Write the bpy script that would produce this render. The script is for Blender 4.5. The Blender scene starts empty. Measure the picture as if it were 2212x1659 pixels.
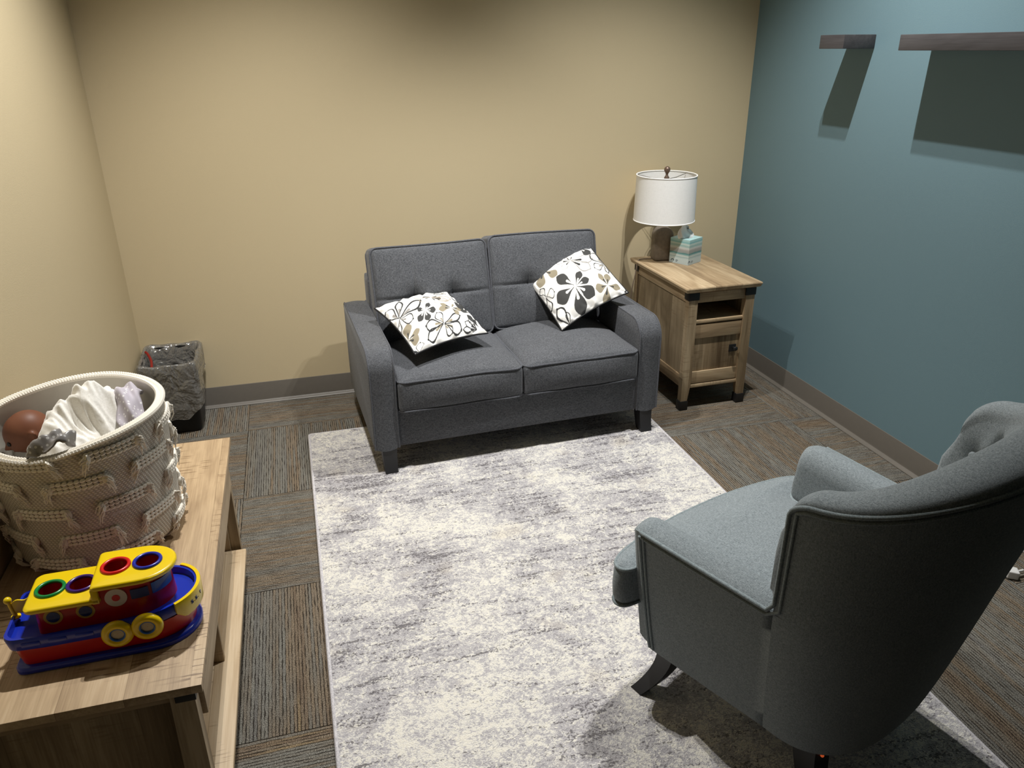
import bpy, bmesh, math, random
import numpy as np
from mathutils import Vector, Matrix, noise as mnoise

S = bpy.context.scene
COL = S.collection
PI = math.pi
rnd = random.Random(7)

# ------------------------------------------------------------------ camera
YAW, PITCH, ROLL = 0.2712, 0.4106, -0.0084
def cam_axes():
    f = Vector((math.sin(YAW)*math.cos(PITCH), math.cos(YAW)*math.cos(PITCH), -math.sin(PITCH)))
    r = Vector((math.cos(YAW), -math.sin(YAW), 0)); u = r.cross(f)
    return (math.cos(ROLL)*r + math.sin(ROLL)*u, -math.sin(ROLL)*r + math.cos(ROLL)*u, f)
cr, cu, cf = cam_axes()
cd = bpy.data.cameras.new('camera'); cam = bpy.data.objects.new('camera', cd); COL.objects.link(cam)
cam.matrix_world = Matrix(((cr.x, cu.x, -cf.x, -2.3007), (cr.y, cu.y, -cf.y, -3.7052), (cr.z, cu.z, -cf.z, 1.6075), (0, 0, 0, 1)))
cd.sensor_width = 36.0; cd.lens = 1667.85/2212*36; cd.clip_start = 0.02
S.camera = cam

# ------------------------------------------------------------------ light and exposure
S.view_settings.view_transform = 'Standard'; S.view_settings.look = 'None'
S.view_settings.gamma = 1.0; S.view_settings.use_curve_mapping = False
S.view_settings.exposure = 0.0
wd = bpy.data.worlds.new('world'); S.world = wd; wd.use_nodes = True
wd.node_tree.nodes['Background'].inputs[0].default_value = (0.9, 0.95, 1.0, 1)
wd.node_tree.nodes['Background'].inputs[1].default_value = 0.004
CEIL = 3.05
def downlight(x, y, w):
    ld = bpy.data.lights.new('downlight', 'SPOT'); o = bpy.data.objects.new('downlight', ld); COL.objects.link(o)
    ld.energy = w; ld.color = (1.0, 0.985, 0.95); ld.spot_size = math.radians(99); ld.spot_blend = 0.8
    ld.shadow_soft_size = 0.012; o.location = (x, y, CEIL-0.02)
for x, y, w in ((-0.725, -1.21, 126), (-0.82, -1.21, 126), (-2.25, -1.21, 134), (-2.345, -1.21, 134)):
    downlight(x, y, w)

# ------------------------------------------------------------------ material helpers
def srgb(r, g, b):
    f = lambda c: (c/255/12.92) if c/255 <= 0.04045 else ((c/255+0.055)/1.055)**2.4
    return (f(r), f(g), f(b), 1.0)
class NT:
    def __init__(s, name):
        s.m = bpy.data.materials.new(name); s.m.use_nodes = True; s.t = s.m.node_tree
        s.b = s.t.nodes['Principled BSDF']; s.out = s.t.nodes['Material Output']
    def n(s, typ, props=None, **inp):
        nd = s.t.nodes.new('ShaderNode'+typ)
        for k, v in (props or {}).items(): setattr(nd, k, v)
        for k, v in inp.items():
            key = int(k[1:]) if k[0] == 'i' and k[1:].isdigit() else k.replace('_', ' ')
            s.set(nd.inputs[key], v)
        return nd
    def set(s, sock, v):
        if isinstance(v, bpy.types.NodeSocket): s.t.links.new(v, sock)
        elif isinstance(v, bpy.types.Node): s.t.links.new(v.outputs[0], sock)
        else: sock.default_value = v
    def math(s, op, a, b=0.0, c=0.0, clamp=False):
        nd = s.n('Math', {'operation': op, 'use_clamp': clamp}, i0=a, i1=b, i2=c); return nd.outputs[0]
    def mix(s, f, a, b, mode='MIX'):
        nd = s.n('Mix', {'data_type': 'RGBA', 'blend_type': mode}); s.set(nd.inputs[0], f); s.set(nd.inputs[6], a); s.set(nd.inputs[7], b); return nd.outputs[2]
    def ramp(s, f, stops, interp='LINEAR'):
        nd = s.n('ValToRGB'); cr_ = nd.color_ramp; cr_.interpolation = interp
        while len(cr_.elements) < len(stops): cr_.elements.new(0.5)
        for e, (p, c) in zip(cr_.elements, stops): e.position = p; e.color = c if len(c) == 4 else (*c, 1)
        s.set(nd.inputs[0], f); return nd.outputs[0]
    def coord(s, which='Object'): return s.n('TexCoord').outputs[which]
    def mapping(s, v, scale=(1, 1, 1), loc=(0, 0, 0), rot=(0, 0, 0)):
        return s.n('Mapping', None, Vector=v, Scale=scale, Location=loc, Rotation=rot).outputs[0]
    def noise(s, v, scale=5, detail=2, rough=0.5, dist=0.0):
        return s.n('TexNoise', None, Vector=v, Scale=scale, Detail=detail, Roughness=rough, Distortion=dist).outputs[0]
    def bump(s, h, strength=0.3, dist=0.01):
        nd = s.n('Bump', None, Height=h, Strength=strength, Distance=dist); s.set(s.b.inputs['Normal'], nd.outputs[0])
    def base(s, c): s.set(s.b.inputs['Base Color'], c)
    def p(s, **kw):
        for k, v in kw.items(): s.set(s.b.inputs[k.replace('_', ' ')], v)
def G(v): return (v, v, v, 1)

def plain(name, col, rough=0.5, spec=0.5, metal=0.0, coat=0.0, var=0.06, nscale=40):
    k = NT(name); c = k.coord(); f = k.noise(c, nscale, 3)
    k.base(k.mix(f, tuple(min(1, x*(1-var)) for x in col[:3])+(1,), tuple(min(1, x*(1+var)) for x in col[:3])+(1,)))
    k.p(Roughness=rough, Specular_IOR_Level=spec, Metallic=metal, Coat_Weight=coat)
    return k.m
def paint(name, col):
    k = NT(name); c = k.coord(); f = k.noise(c, 2.2, 3); g = k.noise(c, 420, 2)
    k.base(k.mix(f, tuple(x*0.98 for x in col[:3])+(1,), tuple(x*1.02 for x in col[:3])+(1,)))
    k.bump(g, 0.25, 0.0015); k.p(Roughness=0.55, Specular_IOR_Level=0.25)
    return k.m
def fabric(name, dark, light, scale=1.0, sheen=0.15, bump=0.35):
    k = NT(name); c = k.coord()
    a = k.noise(k.mapping(c, (640*scale, 640*scale, 130*scale)), 1, 1, 0.5)
    b = k.noise(k.mapping(c, (125*scale, 600*scale, 640*scale)), 1, 1, 0.5)
    d = k.noise(k.mapping(c, (560*scale, 125*scale, 620*scale)), 1, 1, 0.5)
    s = k.math('ADD', k.math('ADD', a, b), d); s = k.math('MULTIPLY', s, 0.3333)
    big = k.noise(c, 9, 2)
    t = k.math('ADD', s, k.math('MULTIPLY', k.math('SUBTRACT', big, 0.5), 0.06))
    k.base(k.ramp(t, [(0.37, dark), (0.63, light)])); k.bump(s, bump, 0.0012)
    k.p(Roughness=0.92, Specular_IOR_Level=0.12, Sheen_Weight=sheen, Sheen_Roughness=0.5)
    return k.m
def wood(name, axis='y', perp='x', plank=0.125, dark=(122, 101, 76), mid=(168, 145, 114), light=(202, 181, 149), seed=0.0, saw=0.5, greyness=0.0):
    k = NT(name); c = k.coord()
    oi = k.n('ObjectInfo').outputs['Random']
    sx = k.n('SeparateXYZ', None, Vector=c)
    perpv = k.math('ADD', sx.outputs[perp.upper()], 1.317+seed)
    al = sx.outputs[axis.upper()]
    pid = k.math('FLOOR', k.math('DIVIDE', perpv, plank))
    wn = k.n('TexWhiteNoise', {'noise_dimensions': '2D'}); cx_ = k.n('CombineXYZ', None, X=pid, Y=k.math('MULTIPLY', oi, 7.0)); k.set(wn.inputs['Vector'], cx_)
    rv = wn.outputs[0]
    off = k.n('CombineXYZ', None, X=k.math('MULTIPLY', rv, 9.0), Y=k.math('MULTIPLY', rv, 5.0), Z=k.math('MULTIPLY', oi, 11.0))
    cc = k.n('VectorMath', {'operation': 'ADD'}); k.set(cc.inputs[0], c); k.set(cc.inputs[1], off.outputs[0])
    sc = {'x': (60, 60, 60), 'y': (60, 60, 60), 'z': (60, 60, 60)}[axis]; sc = tuple(3.2 if 'xyz'[i] == axis else sc[i] for i in range(3))
    sc2 = tuple(7 if 'xyz'[i] == axis else 240 for i in range(3))
    sc3 = tuple(1.6 if 'xyz'[i] == axis else 9 for i in range(3))
    g1 = k.noise(k.mapping(cc.outputs[0], sc), 1, 4, 0.6, 0.8)
    g2 = k.noise(k.mapping(cc.outputs[0], sc2), 1, 3, 0.6)
    g3 = k.noise(k.mapping(cc.outputs[0], sc3), 1, 3, 0.55, 1.6)
    t = k.math('ADD', k.math('MULTIPLY', g1, 0.24), k.math('MULTIPLY', g2, 0.22))
    t = k.math('ADD', t, k.math('MULTIPLY', g3, 0.54))
    t = k.math('ADD', t, k.math('MULTIPLY', k.math('SUBTRACT', rv, 0.5), 0.16))
    col = k.ramp(t, [(0.30, srgb(*dark)), (0.5, srgb(*mid)), (0.68, srgb(*light))])
    # rough saw marks across the grain, in patches
    sm = tuple(170 if 'xyz'[i] == axis else 14 for i in range(3))
    m1 = k.noise(k.mapping(cc.outputs[0], sm), 1, 1, 0.5, 0.3)
    patch = k.noise(k.mapping(cc.outputs[0], tuple(4 if 'xyz'[i] == axis else 7 for i in range(3)), (3, 1, 2)), 1, 1)
    msk = k.math('MULTIPLY', k.ramp(m1, [(0.36, G(1)), (0.42, G(0))]), k.ramp(patch, [(0.54, G(0)), (0.62, G(1))]))
    col = k.mix(k.math('MULTIPLY', msk, saw), col, srgb(98, 72, 44))
    seam = k.math('FRACT', k.math('DIVIDE', perpv, plank))
    col = k.mix(k.math('MULTIPLY', k.math('LESS_THAN', seam, 0.012), 0.35), col, srgb(90, 66, 40))
    k.base(col); k.bump(k.math('SUBTRACT', g2, k.math('MULTIPLY', msk, 0.5)), 0.12, 0.001)
    k.p(Roughness=0.5, Specular_IOR_Level=0.35)
    return k.m

# ------------------------------------------------------------------ mesh helpers
def link(o, parent=None):
    COL.objects.link(o)
    if parent is not None: o.parent = parent
    return o
def mesh(name, V, F, mat, parent=None, smooth=True, loc=None, rot=None, fixn=True):
    me = bpy.data.meshes.new(name); me.from_pydata([tuple(v) for v in V], [], [tuple(f) for f in F])
    if fixn:
        bm = bmesh.new(); bm.from_mesh(me); bmesh.ops.recalc_face_normals(bm, faces=bm.faces); bm.to_mesh(me); bm.free()
    if mat is not None: me.materials.append(mat)
    if smooth:
        me.polygons.foreach_set('use_smooth', [True]*len(me.polygons))
        try: me.set_sharp_from_angle(angle=math.radians(50 if smooth is True else smooth))
        except Exception: pass
    me.update(); o = bpy.data.objects.new(name, me); link(o, parent)
    if loc is not None: o.location = loc
    if rot is not None: o.rotation_euler = rot
    return o
class MB:
    def __init__(s): s.V = []; s.F = []
    def add(s, V, F):
        k = len(s.V); s.V += [tuple(v) for v in V]; s.F += [tuple(i+k for i in f) for f in F]; return s
    def obj(s, name, mat, parent=None, smooth=True, **kw): return mesh(name, s.V, s.F, mat, parent, smooth, **kw)
def g_box(x0, x1, y0, y1, z0, z1, bev=0.003):
    bm = bmesh.new(); bmesh.ops.create_cube(bm, size=1)
    for v in bm.verts: v.co = Vector(((x0+x1)/2+v.co.x*(x1-x0), (y0+y1)/2+v.co.y*(y1-y0), (z0+z1)/2+v.co.z*(z1-z0)))
    if bev: bmesh.ops.bevel(bm, geom=list(bm.edges), offset=bev, segments=2, affect='EDGES', profile=0.6)
    bm.verts.index_update(); V = [v.co.copy() for v in bm.verts]; F = [[v.index for v in f.verts] for f in bm.faces]; bm.free()
    return V, F
def box(name, x0, x1, y0, y1, z0, z1, mat, parent=None, bev=0.003, **kw):
    return mesh(name, *g_box(x0, x1, y0, y1, z0, z1, bev), mat, parent, 40, **kw)
def g_loft(rings, closed=True, caps=True):
    n = len(rings[0]); V = [p for r in rings for p in r]; F = []
    for i in range(len(rings)-1):
        for j in range(n if closed else n-1):
            a = i*n+j; b = i*n+(j+1) % n; F.append((a, b, b+n, a+n))
    if caps and closed:
        F.append(tuple(range(n-1, -1, -1))); F.append(tuple((len(rings)-1)*n+j for j in range(n)))
    return V, F
def loft(name, rings, mat, parent=None, closed=True, caps=True, smooth=True, **kw):
    return mesh(name, *g_loft(rings, closed, caps), mat, parent, smooth, **kw)
def g_tube(pts, r, closed=False, seg=8, taper=None):
    P = [Vector(p) for p in pts]; n = len(P); rings = []; up = None
    for i in range(n):
        if closed: t = (P[(i+1) % n]-P[i-1])
        else: t = P[min(i+1, n-1)]-P[max(i-1, 0)]
        t.normalize()
        if up is None:
            up = Vector((0, 0, 1)) if abs(t.z) < 0.9 else Vector((1, 0, 0))
        s = t.cross(up)
        if s.length < 1e-6: s = t.cross(Vector((0.3, 1, 0.2)))
        s.normalize(); up = s.cross(t).normalized()
        rr = r if taper is None else r*taper(i/(n-1))
        rings.append([P[i]+rr*(math.cos(2*PI*k/seg)*s+math.sin(2*PI*k/seg)*up) for k in range(seg)])
    V, F = g_loft(rings, True, not closed)
    if closed:
        m = (n-1)*seg
        # match the frames at the joint
        best = min(range(seg), key=lambda o: (rings[-1][0]-rings[0][o]).length)
        for k in range(seg): F.append((m+k, m+(k+1) % seg, (k+1+best) % seg, (k+best) % seg))
    return V, F
def tube(name, pts, r, mat, parent=None, closed=False, seg=8, taper=None, **kw):
    return mesh(name, *g_tube(pts, r, closed, seg, taper), mat, parent, True, **kw)
def g_lathe(prof, seg=48, cx=0, cy=0, cz=0):
    rings = [[Vector((cx+r*math.cos(2*PI*k/seg), cy+r*math.sin(2*PI*k/seg), cz+z)) for k in range(seg)] for r, z in prof]
    return g_loft(rings, True, False)
def lathe(name, prof, mat, parent=None, seg=48, **kw): return mesh(name, *g_lathe(prof, seg), mat, parent, True, **kw)
def g_ball(c, r, seg=12, rings=8, sc=(1, 1, 1)):
    V = [Vector((c[0], c[1], c[2]-r*sc[2]))]; F = []
    for i in range(1, rings):
        a = -PI/2+PI*i/rings
        for j in range(seg):
            b = 2*PI*j/seg; V.append(Vector((c[0]+r*sc[0]*math.cos(a)*math.cos(b), c[1]+r*sc[1]*math.cos(a)*math.sin(b), c[2]+r*sc[2]*math.sin(a))))
    V.append(Vector((c[0], c[1], c[2]+r*sc[2]))); L = len(V)-1
    for j in range(seg):
        F.append((0, 1+(j+1) % seg, 1+j)); F.append((L, L-seg+j, L-seg+(j+1) % seg))
        for i in range(rings-2):
            a = 1+i*seg+j; b = 1+i*seg+(j+1) % seg; F.append((a, b, b+seg, a+seg))
    return V, F
def g_torus(c, R, r, axis='z', seg=32, tseg=10):
    rings = []
    for i in range(seg):
        a = 2*PI*i/seg; row = []
        for j in range(tseg):
            b = 2*PI*j/tseg; q = (R+r*math.cos(b)); x, y, z = q*math.cos(a), q*math.sin(a), r*math.sin(b)
            if axis == 'y': x, y, z = x, z, y
            row.append(Vector((c[0]+x, c[1]+y, c[2]+z)))
        rings.append(row)
    V, F = g_loft(rings, True, False); m = (seg-1)*tseg
    for j in range(tseg): F.append((m+j, m+(j+1) % tseg, (j+1) % tseg, j))
    return V, F
def g_rbox(a, b, c, r, n=14, fn=None):
    """rounded box of half sizes a, b, c centred on the origin; fn deforms each point"""
    V = []; F = []; idx = {}
    def ts(h):
        e = max(h-r, 1e-4); out = [-h, -h+r*0.12, -h+r*0.35, -h+r*0.7]
        out += [(-e)+(2*e)*i/n for i in range(n+1)]
        out += [h-r*0.7, h-r*0.35, h-r*0.12, h]; return out
    TS = (ts(a), ts(b), ts(c)); H = (a, b, c)
    def vert(p):
        q = Vector([max(-(H[i]-r), min(H[i]-r, p[i])) for i in range(3)]); d = Vector(p)-q
        w = q+d.normalized()*r if d.length > 1e-9 else q
        k = (round(p[0], 6), round(p[1], 6), round(p[2], 6))
        if k not in idx:
            idx[k] = len(V); V.append(fn(w) if fn else w)
        return idx[k]
    for ax in range(3):
        u, v = [i for i in range(3) if i != ax]
        for sgn in (-1, 1):
            for i in range(len(TS[u])-1):
                for j in range(len(TS[v])-1):
                    quad = []
                    for (ii, jj) in ((i, j), (i+1, j), (i+1, j+1), (i, j+1)):
                        p = [0, 0, 0]; p[ax] = sgn*H[ax]; p[u] = TS[u][ii]; p[v] = TS[v][jj]; quad.append(vert(p))
                    if len(set(quad)) == 4: F.append(quad if sgn > 0 else quad[::-1])
    return V, F
def rrect(a, b, r, n=6, z=0.0, m=8):
    """rounded rectangle outline, half sizes a, b"""
    out = []
    for cx, cy, s in ((a-r, b-r, 0), (-(a-r), b-r, 1), (-(a-r), -(b-r), 2), (a-r, -(b-r), 3)):
        for i in range(n+1):
            t = (s+i/n)*PI/2; out.append(Vector((cx+r*math.cos(t), cy+r*math.sin(t), z)))
    # densify the straight runs
    res = []
    for i in range(len(out)):
        p, q = out[i], out[(i+1) % len(out)]; res.append(p)
        if (q-p).length > 3*r/n+0.02:
            for k in range(1, m): res.append(p.lerp(q, k/m))
    return res
def empty(name, loc, rz=0.0, label=None, cat=None, group=None):
    o = bpy.data.objects.new(name, None); COL.objects.link(o); o.location = loc; o.rotation_euler = (0, 0, rz)
    o.empty_display_size = 0.1
    if label: tag(o, label, cat, group)
    return o
def tag(o, label, cat, group=None):
    o['label'] = label; o['category'] = cat
    if group: o['group'] = group
    return o
def struct(o): o['kind'] = 'structure'; return o
def sm(t): t = max(0.0, min(1.0, t)); return t*t*(3-2*t)

# ------------------------------------------------------------------ the room
W = 3.0635; DEP = 4.4
M_tan = paint('tan_wall_paint', srgb(209, 193, 159))
M_teal = paint('teal_wall_paint', srgb(111, 138, 148))
M_ceil = paint('ceiling_white', srgb(190, 189, 184))
M_cove = plain('grey_vinyl_cove_base', srgb(106, 101, 94), 0.4, 0.5)
M_sub = plain('subfloor_grey', srgb(90, 84, 76), 0.9)
struct(box('wall_back', -W-0.12, 0.12, 0, 0.12, -0.05, CEIL, M_tan, bev=0))
struct(box('wall_left', -W-0.12, -W, -DEP, 0, -0.05, CEIL, M_tan, bev=0))
struct(box('wall_right', 0, 0.12, -DEP, 0, -0.05, CEIL, M_teal, bev=0))
struct(box('ceiling', -W-0.12, 0.12, -DEP-0.12, 0.12, CEIL, CEIL+0.1, M_ceil, bev=0))
floor = struct(box('floor', -W-0.12, 0.12, -DEP-0.12, 0.12, -0.08, -0.008, M_sub, bev=0))
def cove(name, p0, p1, n):
    prof = [(0.0, 0.105), (0.0025, 0.1045), (0.0035, 0.1025), (0.0035, 0.018), (0.005, 0.0125), (0.009, 0.009), (0.018, 0.006), (0.021, 0.003), (0.0215, 0.001), (0.0, 0.001)]
    rings = [[Vector((q[0]+n[0]*d, q[1]+n[1]*d, z)) for d, z in prof] for q in (p0, p1)]
    return struct(loft(name, rings, M_cove, smooth=30))
cove('baseboard_back', (-W, 0), (0, 0), (0, -1))
cove('baseboard_right', (0, 0), (0, -DEP), (-1, 0))
cove('baseboard_left', (-W, -DEP), (-W, 0), (1, 0))

# carpet tiles, quarter turned
def carpet_material():
    k = NT('loop_carpet_tile'); c = k.coord(); s = k.n('SeparateXYZ', None, Vector=c)
    rn = k.n('ObjectInfo').outputs['Random']
    offv = k.n('CombineXYZ', None, X=k.math('MULTIPLY', rn, 31.0), Y=k.math('MULTIPLY', rn, 17.0)).outputs[0]
    cc = k.n('VectorMath', {'operation': 'ADD'}); k.set(cc.inputs[0], c); k.set(cc.inputs[1], offv); cc = cc.outputs[0]
    wob = k.noise(k.mapping(cc, (60, 38, 1)), 1, 2)
    u = k.math('ADD', k.math('DIVIDE', s.outputs['X'], 0.0092), k.math('MULTIPLY', k.math('SUBTRACT', wob, 0.5), 0.55))
    rid = k.math('FLOOR', u); fr = k.math('FRACT', u)
    wn = k.n('TexWhiteNoise', {'noise_dimensions': '2D'}); k.set(wn.inputs['Vector'], k.n('CombineXYZ', None, X=rid, Y=k.math('MULTIPLY', rn, 50.0)).outputs[0])
    low = k.noise(k.n('CombineXYZ', None, X=k.math('MULTIPLY', rid, 0.10), Y=k.math('MULTIPLY', rn, 40.0)).outputs[0], 1, 2, 0.55)
    alng = k.noise(k.n('CombineXYZ', None, X=k.math('MULTIPLY', rid, 3.7), Y=k.math('MULTIPLY', s.outputs['Y'], 4.0), Z=k.math('MULTIPLY', rn, 9.0)).outputs[0], 1, 1)
    t = k.math('ADD', k.math('MULTIPLY', low, 0.62), k.math('MULTIPLY', wn.outputs[0], 0.12))
    t = k.math('ADD', t, k.math('MULTIPLY', k.math('SUBTRACT', alng, 0.5), 0.40)); t = k.math('ADD', t, 0.13)
    rib = k.ramp(t, [(0.30, srgb(118, 116, 112)), (0.42, srgb(138, 136, 128)), (0.50, srgb(128, 121, 110)), (0.58, srgb(142, 126, 106)), (0.66, srgb(122, 105, 88)), (0.76, srgb(158, 138, 106))])
    edge = k.math('ABSOLUTE', k.math('SUBTRACT', fr, 0.5))
    deep = k.noise(k.n('CombineXYZ', None, X=k.math('MULTIPLY', k.math('FLOOR', k.math('ADD', u, 0.5)), 5.3), Y=k.math('MULTIPLY', s.outputs['Y'], 22.0), Z=k.math('MULTIPLY', rn, 9.0)).outputs[0], 1, 3, 0.6)
    grv = k.ramp(k.math('ADD', edge, k.math('MULTIPLY', k.math('SUBTRACT', deep, 0.55), 0.6)), [(0.34, G(0)), (0.46, G(1))])
    fleck = k.noise(k.mapping(cc, (520, 330, 300)), 1, 2, 0.7)
    rib = k.mix(k.ramp(fleck, [(0.38, G(0.9)), (0.56, G(0))]), rib, srgb(54, 48, 43))
    rib = k.mix(k.ramp(fleck, [(0.58, G(0)), (0.72, G(0.6))]), rib, srgb(196, 190, 178))
    k.base(k.mix(k.math('MULTIPLY', grv, 0.88), rib, srgb(42, 36, 31)))
    k.bump(k.math('SUBTRACT', k.math('MULTIPLY', fleck, 0.6), grv), 0.8, 0.004)
    k.p(Roughness=0.95, Specular_IOR_Level=0.08)
    return k.m
M_carpet = carpet_material()
T = 0.6096; X0 = -2.6216; Y0 = -0.3156
xs = [-W]+[X0+i*T for i in range(0, 5)]+[0.0]; ys = [0.0]+[Y0-i*T for i in range(0, 6)]
ys = [y for y in ys if y > -DEP]
for i in range(len(xs)-1):
    for j in range(len(ys)-1):
        xa, xb, ya, yb = xs[i], xs[i+1], ys[j+1], ys[j]
        sx_, sy_ = (xb-xa)/2-0.0006, (yb-ya)/2-0.0006
        turn = (i+j) % 2 == 1            # False: ribs run along y
        if turn: sx_, sy_ = sy_, sx_
        o = box('carpet_tile', -sx_, sx_, -sy_, sy_, -0.0075, 0.0, M_carpet, floor, bev=0.0012)
        o.location = ((xa+xb)/2, (ya+yb)/2, rnd.uniform(-0.0005, 0.0)); o.rotation_euler = (0, 0, PI/2 if turn else 0)

# ------------------------------------------------------------------ rug
def rug_material():
    k = NT('abstract_rug_pile'); c = k.coord()
    pa = k.noise(k.mapping(c, (2.8, 3.0, 1), (4.2, 1.3, 0)), 1, 4, 0.62, 0.6)
    mid = k.noise(k.mapping(c, (22, 25, 1)), 1, 3, 0.7, 0.8)
    fine = k.noise(k.mapping(c, (95, 120, 1)), 1, 3, 0.7, 1.2)
    t = k.math('ADD', k.math('MULTIPLY', pa, 0.46), k.math('MULTIPLY', mid, 0.44)); t = k.math('ADD', t, k.math('MULTIPLY', fine, 0.72))
    col = k.ramp(t, [(0.62, srgb(142, 139, 143)), (0.70, srgb(180, 177, 181)), (0.81, srgb(200, 197, 199)), (0.845, srgb(228, 225, 220)), (0.89, srgb(242, 238, 228)), (1.0, srgb(243, 238, 226))])
    tanp = k.noise(k.mapping(c, (5, 6, 1), (9, 2, 0)), 1, 2, 0.5)
    col = k.mix(k.ramp(tanp, [(0.62, G(0)), (0.76, G(0.3))]), col, srgb(212, 198, 172))
    # dark specks, strung out in rows across the rug
    spk = k.noise(k.mapping(c, (105, 140, 1), (1, 7, 0)), 1, 2, 0.6, 0.8)
    row = k.noise(k.mapping(c, (4.5, 44, 1), (2, 2, 0)), 1, 2, 0.55, 0.5)
    spm = k.math('ADD', spk, k.math('MULTIPLY', k.math('SUBTRACT', row, 0.5), 0.8)); spm = k.math('SUBTRACT', spm, k.math('MULTIPLY', k.math('SUBTRACT', pa, 0.5), 0.6))
    col = k.mix(k.ramp(spm, [(0.615, G(0)), (0.69, G(0.78))]), col, srgb(88, 84, 88))
    tuft = k.n('TexVoronoi', None, Vector=k.mapping(c, (260, 360, 260)), Scale=1.0).outputs['Distance']
    k.base(k.mix(k.math('MULTIPLY', tuft, 0.22), col, srgb(120, 115, 114)))
    k.bump(k.math('SUBTRACT', fine, k.math('MULTIPLY', tuft, 0.6)), 0.6, 0.006)
    k.p(Roughness=0.95, Specular_IOR_Level=0.05, Sheen_Weight=0.1)
    return k.m
rug = empty('area_rug', (-1.579, -1.66, 0), 0, 'large pale grey and cream abstract rug with dark flecks under the sofa', 'rug')
RX, RY, RH = 0.772, 1.203, 0.011
V = []; F = []; nx, ny = 40, 60
def rugz(x, y):
    return RH+0.0012*mnoise.noise(Vector((x*5, y*5, 0)))
for j in range(ny+1):
    for i in range(nx+1):
        x = -RX+2*RX*i/nx; y = -RY+2*RY*j/ny; V.append((x, y, rugz(x, y)))
for j in range(ny):
    for i in range(nx): a = j*(nx+1)+i; F.append((a, a+1, a+nx+2, a+nx+1))
k0 = len(V); bd = [(i, 0) for i in range(nx)]+[(nx, j) for j in range(ny)]+[(nx-i, ny) for i in range(nx)]+[(0, ny-j) for j in range(ny)]
for i, j in bd: V.append((-RX+2*RX*i/nx, -RY+2*RY*j/ny, 0.001))
for q, (i, j) in enumerate(bd):
    i2, j2 = bd[(q+1) % len(bd)]; F.append((j*(nx+1)+i, k0+q, k0+(q+1) % len(bd), j2*(nx+1)+i2))
mesh('pile', V, F, rug_material(), rug, True)
M_bind = fabric('rug_binding', srgb(165, 162, 166), srgb(222, 219, 222), 0.7)
ob = tube('binding', [(p.x, p.y, 0.0066) for p in rrect(RX+0.001, RY+0.001, 0.008, 3, m=50)], 0.0062, M_bind, rug, True, 8)
ob['label'] = 'pale grey stitched edge'

# ------------------------------------------------------------------ floating shelves
M_shelf = wood('dark_stained_shelf', 'y', 'x', 0.3, (58, 56, 58), (76, 74, 76), (92, 90, 92), 0.1, 0.0)
o = box('floating_shelf', -0.147, 0.0, -0.866, -0.714, 1.594, 1.6455, M_shelf, bev=0.0025)
tag(o, 'short square dark wood floating shelf on the teal wall, left of the long one', 'shelf')
o = box('floating_shelf', -0.147, 0.0, -2.35, -1.172, 1.588, 1.6405, M_shelf, bev=0.0025)
tag(o, 'long dark wood floating shelf on the teal wall, running out of the frame', 'shelf')

# ------------------------------------------------------------------ loveseat
M_sofa = fabric('charcoal_heather_fabric', srgb(58, 60, 64), srgb(110, 112, 117), 0.9)
M_pipe = fabric('charcoal_piping', srgb(66, 68, 74), srgb(104, 106, 112), 1.0)
M_blk = plain('black_stained_wood', srgb(34, 34, 36), 0.45)
SR = math.radians(2.5)
sofa = empty('loveseat', (-1.464, -0.8725, 0), SR, 'charcoal grey two seat sofa with piped cushions against the tan wall', 'sofa')
def round_profile(y0, y1, z0, z1, r, rb, n=10):
    """side outline in (y,z): front is y0; rounded top front, softer top back"""
    pr = [(y0, z0)]
    for i in range(6): pr.append((y0, z0+(z1-r-z0)*(i+1)/7))
    for i in range(n+1):
        t = PI-PI/2*i/n; pr.append((y0+r+r*math.cos(t), z1-r+r*math.sin(t)))
    for i in range(8): pr.append((y0+r+(y1-rb-y0-r)*(i+1)/9, z1))
    for i in range(6):
        t = PI/2-PI/2*i/5; pr.append((y1-rb+rb*math.cos(t), z1-rb+rb*math.sin(t)))
    pr.append((y1, z0)); return pr
def inset(pr, d):
    cy = sum(p[0] for p in pr)/len(pr); cz = sum(p[1] for p in pr)/len(pr); ymin = min(p[0] for p in pr); ymax = max(p[0] for p in pr); zmin = min(p[1] for p in pr); zmax = max(p[1] for p in pr)
    return [(cy+(y-cy)*(1-2*d/(ymax-ymin)), cz+(z-cz)*(1-2*d/(zmax-zmin))) for y, z in pr]
def slab_x(pr, x0, x1, e=0.012, puff=0.005):
    rings = []
    L = [(0, e), (0.12, e*0.5), (0.35, e*0.15), (1, 0)]
    for f, d in L: rings.append((x0+e*f, d))
    for i in range(1, 6): rings.append((x0+e+(x1-x0-2*e)*i/6, -puff*math.sin(PI*i/6)))
    for f, d in L[::-1]: rings.append((x1-e*f, d))
    return [[Vector((x, y, z)) for y, z in inset(pr, d)] for x, d in rings]
SD = 0.73
apr = round_profile(0.0, SD, 0.115, 0.533, 0.085, 0.03)
for sgn in (-1, 1):
    xa, xb = sorted((sgn*0.53, sgn*0.636))
    am = loft('arm', slab_x(apr, xa, xb), M_sofa, sofa)
    for xp in (xa+0.004, xb-0.004):
        tube('piping', [(xp, y, z) for y, z in inset(apr, 0.001)[:-1]], 0.0034, M_pipe, am)
box('base_rail', -0.535, 0.535, 0.012, SD-0.01, 0.115, 0.285, M_sofa, sofa, bev=0.008)
loft('back_frame', slab_x(round_profile(0.60, SD, 0.13, 0.665, 0.02, 0.03), -0.531, 0.531, 0.012, 0.0), M_sofa, sofa)
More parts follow.
